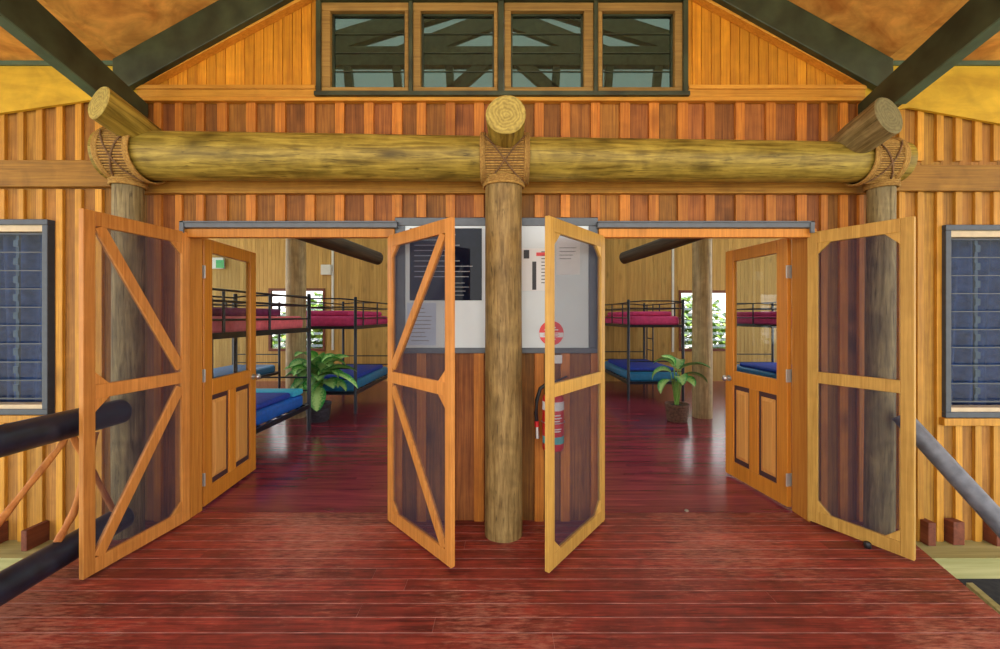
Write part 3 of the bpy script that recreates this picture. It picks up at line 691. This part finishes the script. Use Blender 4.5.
log('log_post', 'thick round log post standing in the middle between the doorways', 'post', (.004, BY, 0), (.004, BY, 2.42), .128, .126, 'post', 'end', seed=3, seg=22, wob=.010)
log('log_post', 'round log post holding the left end of the beam, behind a screen door', 'post', (-2.575, BY, 0), (-2.575, BY, 2.45), .088, .085, 'greypost', 'end', seed=5, seg=20)
log('log_post', 'round log post holding the right end of the beam, behind a screen door', 'post', (2.585, BY, 0), (2.60, BY, 2.42), .081, .078, 'greypost', 'end', seed=8, seg=20)
log('log_beam', 'long olive brown log beam lying across the three posts', 'beam', (-2.70, BY-.02, 2.583), (2.715, BY-.02, 2.535), .160, .130, 'log', 'end', n=36, seg=40, wob=.008, seed=11, cutp=-.18, cutq=.12)
log('cross_log', 'short log stub on the left end of the long beam, under the dark roof beam', 'log', (-2.435, 2.43, 2.775), (-2.43, 2.93, 2.68), .108, .095, 'log', 'end', seed=14, cutp=-.42)
log('cross_log', 'short log stub with a pale sawn end above the middle post', 'log', (.018, 2.43, 2.705), (.018, 2.93, 2.67), .122, .112, 'log', 'end', seed=17)
log('cross_log', 'short log stub on the right end of the long beam, with a grey sawn end', 'log', (2.325, 2.43, 2.70), (2.34, 2.93, 2.60), .120, .105, 'greypost', 'end_grey', seed=19, cutp=.36)
# rope lashings where posts and beam meet
def lashing(lab, x, r, zc, hw, tilt, pr, px_=0):
    t = thing('rope_lashing', lab, 'rope lashing', (x, BYB, zc), 0, 'rope lashings on the beam')
    n = 64; vs = []; ks = [-1, 0, 1]; mb = MB()
    for k in ks:
        for j in range(n):
            a = 2*math.pi*j/n; vs.append((k*hw+tilt*r*math.sin(a), (r+.003)*math.cos(a), (r+.003)*math.sin(a)))
    mb.add(vs, [(i*n+j, i*n+(j+1)%n, (i+1)*n+(j+1)%n, (i+1)*n+j) for i in range(len(ks)-1) for j in range(n)], 1, .5, smooth=True)
    for k in range(30):
        a = math.radians(95+k*5.9); q = r+.006
        mb.tube([(u*hw+tilt*q*math.sin(a), q*math.cos(a), q*math.sin(a)) for u in (-1, 0, 1)], .0068 if k % 3 else .0052, 8)
    mb.build('wrapping', [M['rope'], M['cord']], t)
    for sx in (-1, 1):
        mb = MB()
        for q in range(3):
            pts = [(sx*(hw-.002+.011*q)+tilt*(r+.01)*math.sin(2*math.pi*j/40), (r+.011)*math.cos(2*math.pi*j/40), (r+.011)*math.sin(2*math.pi*j/40)) for j in range(41)]
            mb.tube(pts, .0075, 8, cap=False)
        mb.build('edge_band', M['rope'], t)
    for sx in (-1, 1):
        mb = MB(); pts = []
        for j in range(21):
            u = j/20; a = math.radians(142+(262-142)*u); rr = r+.015   # front half, top to bottom
            pts.append((sx*hw*(1-2*u)+tilt*rr*math.sin(a), rr*math.cos(a), rr*math.sin(a)))
        mb.tube(pts, .0055, 8); c = mb.build('cross_cord', M['cord'], t); c['label'] = 'dark crossed cord'
    mb = MB()
    for q in range(4):
        z = -r-.012-.014*q+.022; pts = [(px_-x+(pr+.008)*math.cos(2*math.pi*j/32), BY-BYB+(pr+.008)*math.sin(2*math.pi*j/32), z) for j in range(33)]
        mb.tube(pts, .009, 8, cap=False)
    mb.build('post_collar', M['rope'], t)
lashing('rope lashing tying the long beam to the middle post', .012, .152, 2.559, .135, 0, .127, .004)
lashing('rope lashing tying the left end of the long beam to its post', -2.515, .167, 2.581, .09, .02, .087, -2.575)
lashing('rope lashing tying the right end of the long beam to its post', 2.52, .138, 2.538, .085, -.02, .080, 2.60)

# ------------------------------------------------------------------ railings
log('handrail', 'dark stained log handrail along the left edge of the deck', 'handrail', (-2.50, .9, .865), (-2.50, 2.63, .868), .082, .078, 'navy', 'navy', seed=21, wob=.01)
log('bottom_rail', 'dark stained log lying low along the left deck edge', 'rail', (-2.50, .9, .075), (-2.505, 2.655, .165), .078, .076, 'navy', 'navy', seed=23, wob=.01)
def stick(lab, pts, r):
    pts = [Vector(p) for p in pts]; P = []
    for i in range(len(pts)-1):
        for k in range(5): P.append(pts[i].lerp(pts[i+1], k/5))
    P.append(pts[-1]); mb = MB(); mb.tube(P, [r*(1+.12*math.sin(i*1.7)) for i in range(len(P))], 10, wob=.04, seed=len(P))
    o = mb.build('branch_brace', M['stick'], origin=pts[0]); tag(o, lab, 'branch', 'branch braces in the left railing', 'thing')
stick('straight orange branch brace left of the leftmost screen door', [(-2.46,1.62,.16),(-2.47,2.00,.505),(-2.48,2.25,.75),(-2.48,2.28,.79)], .016)
stick('crooked orange branch brace just left of the leftmost screen door', [(-2.50,2.26,.22),(-2.51,2.352,.334),(-2.47,2.385,.55),(-2.45,2.42,.79)], .018)
stick('brown branch brace seen through the mesh of the leftmost screen door', [(-2.51,2.35,.79),(-2.50,2.46,.53),(-2.50,2.59,.235)], .016)
stick('pale branch foot at the bottom left of the photo beside the low log', [(-2.54,1.97,.205),(-2.535,1.90,.36),(-2.53,1.72,.79)], .018)
log('handrail', 'grey pipe handrail sloping down from the right post', 'handrail', (2.605, 2.635, .835), (3.25, 1.67, -.66), .053, .053, 'steel', 'steel', seed=25, wob=.002)
# joist ends and bearers under the side walls
jl = ['right of the right screen door foot', 'under the right louvre window, first from the door', 'under the right louvre window at the right photo edge', 'beyond the right photo edge']
for i, (xa, xb, ya) in enumerate(((3.02, 3.075, 2.86), (3.21, 3.29, 2.87), (3.50, 3.58, 2.855))):
    mb = MB(); mb.box(xa, xb, ya, 2.939, -.144, .02)
    o = mb.build('joist_end', M['joist'], bevel=.004); tag(o, 'brown sawn joist end '+jl[i], 'joist end', 'joist ends under the right wall', 'thing')
for i, X in enumerate((-3.325, -3.625)):
    mb = MB(); mb.box(X-.02, X+.02, 2.795, 2.939, -.144, .0)
    o = mb.build('joist_end', [M['joist']], bevel=.004); tag(o, ['brown joist end beyond the left railing, nearer the screen door', 'brown joist end beyond the left railing at the left photo edge'][i], 'joist end', 'joist ends under the left wall', 'thing')
for s, lab in ((-1, 'greenish timber bearer below the left wall'), (1, 'greenish timber bearer below the right wall')):
    mb = MB(); mb.box(*sorted((s*2.86, s*6.9)), 2.72, 2.96, -.285, -.145); o = mb.build('floor_bearer', M['bearer'], bevel=.004); tag(o, lab, 'bearer', 'floor bearers', 'thing')
mb = MB(); mb.hexa([(2.27,1.2,-.22),(2.31,1.2,-.22),(2.75,2.36,-.22),(2.71,2.36,-.22),(2.27,1.2,-.07),(2.31,1.2,-.07),(2.75,2.36,-.07),(2.71,2.36,-.07)])
o = mb.build('edge_joist', M['bearer'], bevel=.003); tag(o, 'pale timber joist just outside the right deck edge', 'joist', kind='thing')
for X in (-4.6, 4.6):
    mb = MB(); mb.box(X-.06, X+.06, 2.78, 2.90, -1.33, -.285); o = mb.build('stump_post', M['bearer']); tag(o, 'square stump under the %s bearer' % ('left' if X < 0 else 'right'), 'post', kind='thing')

# ------------------------------------------------------------------ notice board and what hangs on the wall
nx0, nx1, nz0, nz1 = wx(396), wx(597), wz(353), wz(218.5); bi0, bi1, bz0, bz1 = wx(406), wx(588), wz(347.5), wz(226.5)
t = thing('notice_board', 'white notice board in a charcoal frame behind the middle post', 'notice board', (0, Wp, nz0))
def nb(mb, nm, m, par=None, bev=0):
    o = mb.build(nm, m, par or t, bevel=bev); o.location = (0, -Wp, -nz0); return o
mb = MB(); mb.box(nx0, nx1, Wp-.03, Wp-.001, nz0, bz0); mb.box(nx0, nx1, Wp-.03, Wp-.001, bz1, nz1); mb.box(nx0, bi0, Wp-.03, Wp-.001, bz0, bz1); mb.box(bi1, nx1, Wp-.03, Wp-.001, bz0, bz1)
nb(mb, 'frame', M['flash'], bev=.004)
mb = MB(); mb.box(bi0, bi1, Wp-.02, Wp-.001, bz0, bz1); nb(mb, 'panel', M['white'])
def sheet(name, lab, cat, x0, x1, y0, y1, mat, lines=None, ink='ink', extra=None):
    P = Wp-.0205; th = .004
    mb = MB(); mb.box(wx(x0), wx(x1), P-th, P, wz(y1), wz(y0)); o = mb.build(name, M[mat], origin=(wx((x0+x1)/2), P, wz(y1))); tag(o, lab, cat, 'notices on the board', 'thing')
    if lines:
        for (yy, xa, xb, h) in lines:
            mb = MB(); mb.box(wx(xa), wx(xb), P-th-.001, P-th, wz(yy+h), wz(yy)); k = mb.build('print_line', M[ink], o); set_local(k, o)
    return o, P-th
rr = random.Random(4)
sheet('notice_sheet', 'glossy black notice with pale lines of print on the left of the board', 'notice', 410.5, 482, 229, 300.5, 'black_gloss', [(235+5.2*i, 415, 415+rr.uniform(35, 60), .8) for i in range(9)]+[(283+4*i, 450, 450+rr.uniform(12, 26), .6) for i in range(4)], 'ink')
sheet('notice_sheet', 'pale blue notice low on the left of the board', 'notice', 408, 436.5, 303, 345, 'paleblue', [(308+4*i, 412, 412+rr.uniform(12, 21), .9) for i in range(9)], 'ink')
o, P = sheet('notice_sheet', 'white notice with a dark picture just right of the middle post', 'notice', 521, 549, 249, 291, 'paper', [(252+3.4*i, 541, 541+rr.uniform(3, 7), .8) for i in range(10)], 'dark_ink')
for q in ((523.5, 529, 259, 250.5), (532, 536, 290, 262)):
    mb = MB(); mb.box(wx(q[0]), wx(q[1]), P-.001, P, wz(q[2]), wz(q[3])); k = mb.build('picture', M['dark_ink'], o); set_local(k, o)
mb = MB(); mb.box(wx(536), wx(547), P-.001, P, wz(256.5), wz(253)); k = mb.build('red_heading', M['red_print'], o); set_local(k, o)
sheet('notice_sheet', 'pale notice behind the mesh on the right of the board', 'notice', 556, 579.5, 238, 275, 'paper', [(248+3.6*i, 559, 559+rr.uniform(9, 17), .8) for i in range(4)], 'ink')
# round red sign
cx_, cz_ = wx(551), wz(333); P = Wp-.0205
t2 = thing('round_sign', 'round red and white warning sign low on the notice board', 'sign', (cx_, P, cz_))
R = 12.2*Wp/F
def disc(r, y0, y1, a0=0, a1=360, n=48):
    pts = [(r*math.cos(math.radians(a0+(a1-a0)*i/n)), r*math.sin(math.radians(a0+(a1-a0)*i/n))) for i in range(n+(0 if a1-a0 >= 360 else 1))]
    mb = MB(); mb.prism(pts, y0, y1); return mb
disc(R, -.004, 0).build('disc', M['red_print'], t2)
mb = MB(); z0, z1 = -.030, .004
xs = lambda z: math.sqrt(max(0, (R*.985)**2-z*z))
mb.prism([(-xs(z0), z0), (xs(z0), z0), (xs(-.015), -.015), (xs(z1), z1), (-xs(z1), z1), (-xs(-.015), -.015)], -.0052, -.004); mb.build('white_band', M['paper'], t2)
for k_, zc in ((.032, .040), (.05, .024), (.03, -.045), (.02, -.058)):
    mb = MB(); mb.box(-k_, k_, -.0052, -.004, zc-.004, zc+.004); mb.build('print_line', M['paper'], t2)
for zc, k_ in ((-.004, .05), (-.014, .058), (-.023, .045)):
    mb = MB(); mb.box(-k_, k_, -.0062, -.0052, zc-.0022, zc+.0022); mb.build('print_line', M['red_print'], t2)
# switch plate
mb = MB(); mb.box(wx(545), wx(561.5), Wp-.035, Wp-.0225, wz(363), wz(354.5)); 
o = mb.build('wall_plate', M['paper'], bevel=.003, origin=(wx(553), Wp-.022, wz(363))); tag(o, 'small white plate on the wall above the fire extinguisher', 'plate', kind='thing')
# extinguisher
t = thing('fire_extinguisher', 'red fire extinguisher hanging on the wall right of the middle post', 'fire extinguisher', (wx(553,2.835), Wp-.105, wz(451,2.80)))
r = .076; h = .40
mb = MB(); mb.lathe([(.060,0),(.072,.004),(r,.02),(r,h-.05),(.070,h-.025),(.050,h-.004),(.026,h+.006),(.024,h+.02)], 32); mb.build('cylinder', M['red'], t)
def band(z0, z1, a0, a1, m, nm, rr=.0012):
    n = 16; vs = []
    for j in range(n+1):
        a = math.radians(a0+(a1-a0)*j/n); vs += [((r+rr)*math.cos(a), (r+rr)*math.sin(a), z0), ((r+rr)*math.cos(a), (r+rr)*math.sin(a), z1)]
    mb = MB(); mb.add(vs, [(2*j, 2*j+2, 2*j+3, 2*j+1) for j in range(n)], smooth=True); return mb.build(nm, m, t)
band(.285, .345, 190, 350, M['paper'], 'white_label'); band(.055, .105, 195, 345, M['teal'], 'teal_label')
for z, a in ((.25, 60), (.23, 75), (.21, 50), (.155, 70), (.14, 60)): band(z, z+.008, 270-a*.6, 270+a*.6, M['paper'], 'print_line')
mb = MB(); mb.tube([(0,0,h+.01),(0,0,h+.055)], .018, 14); mb.bar((0,.0,h+.05),(0.0,-.02,h+.055), .035, .02); vl = mb.build('valve', M['chrome'], t)
mb = MB(); mb.bar((-.015,0,h+.055),(.105,0,h+.075), .022, .008, (0,1,0)); mb.bar((-.01,0,h+.065),(.10,0,h+.115), .022, .008, (0,1,0)); mb.build('lever', M['black'], vl)
mb = MB(); mb.tube([(-.01,0,h+.04),(-.05,-.01,h+.06),(-.09,-.01,h+.03),(-.115,-.01,h-.05),(-.12,-.01,h-.14),(-.115,0,h-.2)], .0135, 12); hs = mb.build('hose', M['black'], t)
mb = MB(); mb.tube([(-.115,0,h-.2),(-.112,0,h-.24)], .016, 12, m=1); mb.tube([(-.112,0,h-.24),(-.110,0,h-.32)], [.012,.016], 12); mb.build('nozzle', [M['chrome'], M['red']], hs)
mb = MB(); mb.box(-.03,.03,.07,.082,h-.12,h+.06); mb.build('wall_bracket', M['chrome'], t)
mb = MB(); mb.tube([(-.078,0,.2)]+[(.081*math.cos(math.radians(a)), .081*math.sin(math.radians(a)), .2) for a in range(180, 361, 12)]+[(.078,0,.2)], .004, 6); mb.build('strap', M['chrome'], t)

# ------------------------------------------------------------------ bunk room
log('inner_post', 'round log post inside the bunk room on the left, beside the plant', 'post', (-3.055, 5.95, 0), (-3.055, 5.95, 4.4), .138, .132, 'innerpost', 'end', seed=31, seg=20)
log('inner_post', 'round log post inside the bunk room on the right, beside the plant', 'post', (2.94, 5.95, 0), (2.94, 5.95, 4.4), .138, .132, 'innerpost', 'end', seed=33, seg=20)
log('log_bracket', 'dark log end poking out overhead inside the left doorway', 'log', at(378, 258.5, 5.0), Vector((-2.36, 3.085, 2.42)), .082, .085, 'darklog', 'darklog', seed=35)
log('log_bracket', 'dark log end poking out overhead inside the right doorway', 'log', at(624, 258, 5.0), Vector((2.36, 3.085, 2.42)), .075, .08, 'darklog', 'darklog', seed=37)
BWd, BLn = .96, 1.95
def make_bunk(lab, loc):
    t = thing('bunk_bed', lab, 'bunk bed', loc, 0, 'black metal bunk beds')
    hw, hl = BWd/2, BLn/2; TOP = 1.78; LO, UP = .32, 1.32
    for sx in (-1, 1):
        for sy in (-1, 1):
            mb = MB(); mb.tube([(sx*hw, sy*hl, 0), (sx*hw, sy*hl, TOP-.01), (sx*hw, sy*hl, TOP)], [.024,.024,.018], 14); mb.build('post', M['bunk'], t)
    for z in (LO, UP):
        for sx in (-1, 1):
            mb = MB(); mb.box(sx*hw-.015, sx*hw+.015, -hl, hl, z-.035, z+.02); mb.build('side_rail', M['bunk'], t, bevel=.004)
        mb = MB()
        for sy in (-1, 1): mb.box(-hw, hw, sy*hl-.015, sy*hl+.015, z-.03, z+.015)
        for i in range(9): y = -hl+.12+i*(BLn-.24)/8; mb.box(-hw, hw, y-.03, y+.03, z-.012, z+.002)
        mb.build('slat_base', M['bunk'], t)
    for sx in (-1, 1):
        mb = MB()
        for z in (1.455, 1.625, 1.725): mb.tube([(sx*hw, -hl, z), (sx*hw, hl, z)], .011, 10)
        for y in (-.63, .0+.09): mb.tube([(sx*hw, y, UP), (sx*hw, y, 1.73)], .013, 10)
        mb.build('guard_rail', M['bunk'], t)
    for sy in (-1, 1):
        for z in (1.625, 1.735, .69, .52):
            mb = MB(); mb.tube([(-hw, sy*hl, z), (-hw*.5, sy*hl, z+(.02 if z > 1.7 else 0)), (hw*.5, sy*hl, z+(.02 if z > 1.7 else 0)), (hw, sy*hl, z)], .011, 10)
            mb.build('end_rail', M['bunk'], t)
    return t
def cushion(name, lab, cat, loc, sx, sy, sz, mat, group, r=.05, edge=None, sag=0):
    mb = MB(); nx, ny = 10, 16; vs = []; 
    def grid(z, inset): return [(-sx/2+inset+(sx-2*inset)*i/nx, -sy/2+inset+(sy-2*inset)*j/ny, z+(sag*math.sin(i*2.1+j*1.3)*.5 if z > sz*.6 else 0)) for j in range(ny+1) for i in range(nx+1)]
    mb.hexa([(-sx/2,-sy/2,0),(sx/2,-sy/2,0),(sx/2,sy/2,0),(-sx/2,sy/2,0),(-sx/2,-sy/2,sz),(sx/2,-sy/2,sz),(sx/2,sy/2,sz),(-sx/2,sy/2,sz)])
    o = mb.build(name, M[mat]); o.location = loc
    b = o.modifiers.new('bevel', 'BEVEL'); b.width = r; b.segments = 4; b.limit_method = 'NONE'
    for p in o.data.polygons: p.use_smooth = True
    tag(o, lab, cat, group, 'thing'); return o
beds = [('near left bunk', 'black metal bunk bed just inside the left doorway, behind the glass door', (-3.01, 4.28, 0), 'salmon', 'blue'),
        ('bunk behind the left plant', 'black metal bunk bed behind the left potted plant', (-2.73, 7.12, 0), 'magenta', 'bluegreen'),
        ('far left corner bunk', 'black metal bunk bed far back left, mostly hidden by the nearest bunk', (-5.14, 7.42, 0), 'salmon', 'bluegreen'),
        ('bunk behind the right plant', 'black metal bunk bed with ladder behind the right potted plant', (2.685, 8.06, 0), 'magenta', 'bluegreen'),
        ('bunk behind the right glass door', 'black metal bunk bed seen through the right glass door', (5.17, 7.47, 0), 'magenta', 'bluegreen')]
b0 = None
for nm, lab, loc, um, lm in beds:
    if b0 is None: b0 = make_bunk(lab, loc); b = b0
    else:
        b = copy_tree(b0); b.location = loc; b['label'] = lab
    x, y, z = loc
    cushion('mattress', '%s upper mattress of the %s' % ({'salmon': 'salmon pink', 'magenta': 'magenta'}[um], nm), 'mattress', (x, y, 1.323), BWd-.08, BLn-.09, .165, um, 'upper bunk mattresses')
    cushion('mattress', '%s lower mattress of the %s' % ({'blue': 'bright blue', 'bluegreen': 'blue'}[lm], nm), 'mattress', (x, y, .323), BWd-.08, BLn-.09, .165, lm, 'lower bunk mattresses')
    if 'right glass' in nm or 'right plant' in nm or 'left plant' in nm or 'near left' in nm:
        qm = 'purple' if nm == 'near left bunk' else 'magenta'
        yo = -.10 if nm == 'near left bunk' else 0
        cushion('folded_quilt', '%s quilt folded on the top of the %s' % ('dark purple' if qm == 'purple' else 'magenta', nm), 'quilt', (x-.02, y+yo, 1.488), BWd-.24, 1.35 if nm == 'near left bunk' else 1.7, .085, qm, 'folded quilts', .035)
        cushion('blanket', 'deep blue blanket on the lower mattress of the %s' % nm, 'blanket', (x+.0, y-.08, .488), BWd-.12, 1.45, .07, 'deepblue', 'blue blankets', .03)
    if nm == 'near left bunk':
        cushion('folded_sheet', 'bright cyan sheet at the far end of the near left lower bunk', 'sheet', (x, y+.80, .488), BWd-.09, .24, .07, 'cyan', None, .02)
    if nm == 'bunk behind the right plant':
        mb = MB(); X = BWd/2+.03
        for yy in (.53, .88): mb.tube([(X, yy, 0), (X, yy, 1.75)], .014, 10)
        for k in range(6): mb.tube([(X, .53, .25+k*.25), (X, .88, .25+k*.25)], .011, 8)
        mb.build('ladder', M['bunk'], b)
# ------------------------------------------------------------------ plants
def leaf(mb, base, az, length, width, up, droop, roll=0):
    n, k = 10, 6; d = Vector((math.cos(az), math.sin(az), 0)); s = Vector((-math.sin(az), math.cos(az), 0))
    vs = []; at_ = []; p = Vector(base); ang = up
    for i in range(n+1):
        u = i/n; wd = width*math.sin(math.pi*min(1, u*.93+.05))**.8*(1-.25*u) if i < n else .001
        nrm = Vector((0,0,1))*math.cos(ang)-d*math.sin(ang)
        for j in range(k+1):
            v = -1+2*j/k; a = abs(v)
            vs.append(p+s*(wd*.5*v)*math.cos(roll)+nrm*(wd*.5*(a*.35+v*math.sin(roll)))); at_.append(a*.62)
        p = p+(d*math.cos(ang)+Vector((0,0,1))*math.sin(ang))*(length/n); ang -= droop/n
    fs = [(i*(k+1)+j, i*(k+1)+j+1, (i+1)*(k+1)+j+1, (i+1)*(k+1)+j) for i in range(n) for j in range(k)]
    mb.add(vs, fs, 0, None, at_, smooth=True)
def plant(lab, loc, potm, leaves, seed, potr=.155, poth=.24):
    t = thing('potted_plant', lab, 'potted plant', loc)
    mb = MB(); mb.lathe([(potr*.78,0),(potr*.84,.01),(potr*.97,poth*.6),(potr*1.02,poth-.02),(potr*1.05,poth-.015),(potr*1.05,poth),(potr*.93,poth),(potr*.9,poth-.03)], 28); 
    for k in range(7): 
        rr = potr*(.85+.17*(k/6)); mb.tube([(rr*math.cos(j*math.pi/16), rr*math.sin(j*math.pi/16), .02+k*(poth-.05)/6+.006*(j%2)) for j in range(33)], .008, 6, cap=False)
    mb.build('pot', M[potm], t)
    mb = MB(); mb.lathe([(potr*.9,poth-.035),(potr*.5,poth-.02),(.01,poth-.018)], 20); mb.build('soil', M['soil'], t)
    R_ = random.Random(seed); fb = MB(); sb = MB()
    for (az, hgt, ln, wd, up, dr) in leaves:
        a = math.radians(az); o = Vector((R_.uniform(-.02,.02), R_.uniform(-.02,.02), poth-.03)); out = .04+R_.uniform(0,.05)
        tip = Vector((math.cos(a)*out, math.sin(a)*out, hgt+.07))
        sb.tube([o, o.lerp(tip, .5)+Vector((0,0,.03)), tip], [.013,.010,.006], 8)
        leaf(fb, tip, a, ln*.93, wd*1.32, math.radians(up), math.radians(dr), R_.uniform(-.3,.3))
    sb.build('stems', M['stem'], t); fb.build('foliage', M['leaf'], t)
    return t
R_ = random.Random(5)
big = []
for k in range(26):
    az = k*137.5; lay = k/26
    big.append((az, .44+.32*lay+R_.uniform(-.03,.03), .36+R_.uniform(-.05,.10), .19+R_.uniform(-.02,.03), 15+45*lay+R_.uniform(-10,10), 78+R_.uniform(-20,25)))
big = [((210+((b[0]%360)-110)*.5 if 110 < b[0]%360 < 250 else b[0]),)+b[1:] for b in big]
big += [(216, .66, .42, .19, 10, 50), (0, .60, .58, .20, -2, 50), (-70, .42, .40, .20, -30, 70), (20, .62, .5, .18, 25, 60), (222, .5, .38, .18, 10, 80)]
plant('large bushy variegated plant in a dark pot inside the left doorway', (-2.62, 5.72, 0), 'pot_dark', big, 3, .165, .26)
small = [(170, .72, .34, .16, 45, 95), (150, .62, .36, .17, 20, 110), (-38, .66, .46, .18, 38, 70), (-20, .58, .38, .16, 20, 80), (-100, .55, .32, .15, 35, 110), (200, .50, .36, .17, 15, 115), (60, .66, .36, .15, 55, 80), (120, .70, .3, .14, 60, 70), (-60, .52, .28, .14, 25, 90)]
plant('slender variegated plant in a brown pot inside the right doorway', (2.47, 5.72, 0), 'pot_brown', small, 9, .155, .25)
# ------------------------------------------------------------------ small fittings on the back wall
def fit(name, lab, cat, x0, x1, y0, y1, th, mat):
    a, b = at(x0, y1, BW), at(x1, y0, BW); mb = MB(); mb.box(a.x, b.x, BW-th, BW-.001, a.z, b.z)
    o = mb.build(name, M[mat], bevel=.008, origin=((a.x+b.x)/2, BW, a.z)); tag(o, lab, cat, kind='thing'); return o
fit('conduit', 'white conduit strip on the back wall seen through the left doorway', 'conduit', 331.8, 334.2, 225, 350, .025, 'conduit')
fit('conduit', 'white conduit strip on the back wall seen through the right doorway', 'conduit', 671.5, 673.8, 225, 352, .025, 'conduit')
fit('junction_box', 'pale grey electrical box on the back wall inside the left doorway', 'box', 322, 332, 265, 275, .07, 'conduit')
ex = fit('exit_sign', 'small green and white exit light on the back wall seen through the left glass door', 'sign', 212, 225, 258, 269, .07, 'conduit')
a, b = at(216, 268, BW-.071), at(224, 260, BW-.071); mb = MB(); mb.box(a.x, b.x, BW-.074, BW-.070, a.z, b.z); k = mb.build('green_panel', M['signgreen'], ex); set_local(k, ex)
# ------------------------------------------------------------------ greenery beyond the back windows
def bush(lab, loc, sx, sy, sz, n, seed):
    R_ = random.Random(seed); mb = MB()
    for _ in range(n):
        while True:
            v = Vector((R_.uniform(-1,1), R_.uniform(-1,1), R_.uniform(-1,1)))
            if .25 < v.length < 1: break
        v = Vector((v.x*sx, v.y*sy, v.z*sz+sz)); a = R_.uniform(0, 6.28); ln = R_.uniform(.22,.42)
        leaf2(mb, v, a, ln, ln*.5, R_.uniform(-.6,.9), 1.0)
    t = thing('shrub', lab, 'shrub', loc); mb.build('foliage', M['bush'], t)
    mb = MB()
    for k in range(5):
        a = k*1.3; mb.tube([(0,0,0), (.2*sx*math.cos(a), .2*sy*math.sin(a), sz*.7), (.6*sx*math.cos(a), .6*sy*math.sin(a), sz*1.3)], [.05,.03,.012], 7)
    mb.build('branches', M['joist'], t)
def leaf2(mb, base, az, L, wd, up, dr):
    d = Vector((math.cos(az)*math.cos(up), math.sin(az)*math.cos(up), math.sin(up))); s = Vector((-math.sin(az), math.cos(az), 0)); p = Vector(base); dn = Vector((0,0,-.15*L))
    mb.add([p, p+d*L*.5+s*wd*.5, p+d*L+dn, p+d*L*.5-s*wd*.5], [(0,1,2),(0,2,3)], 0, None, [0,.3,.5,.3])
bush('bright green shrub outside the left back window', (-5.2, 11.8, -1.35), 1.7, 1.0, 1.75, 3000, 1)
bush('bright green shrub outside the right back window', (5.2, 11.8, -1.35), 1.7, 1.0, 1.75, 3000, 2)
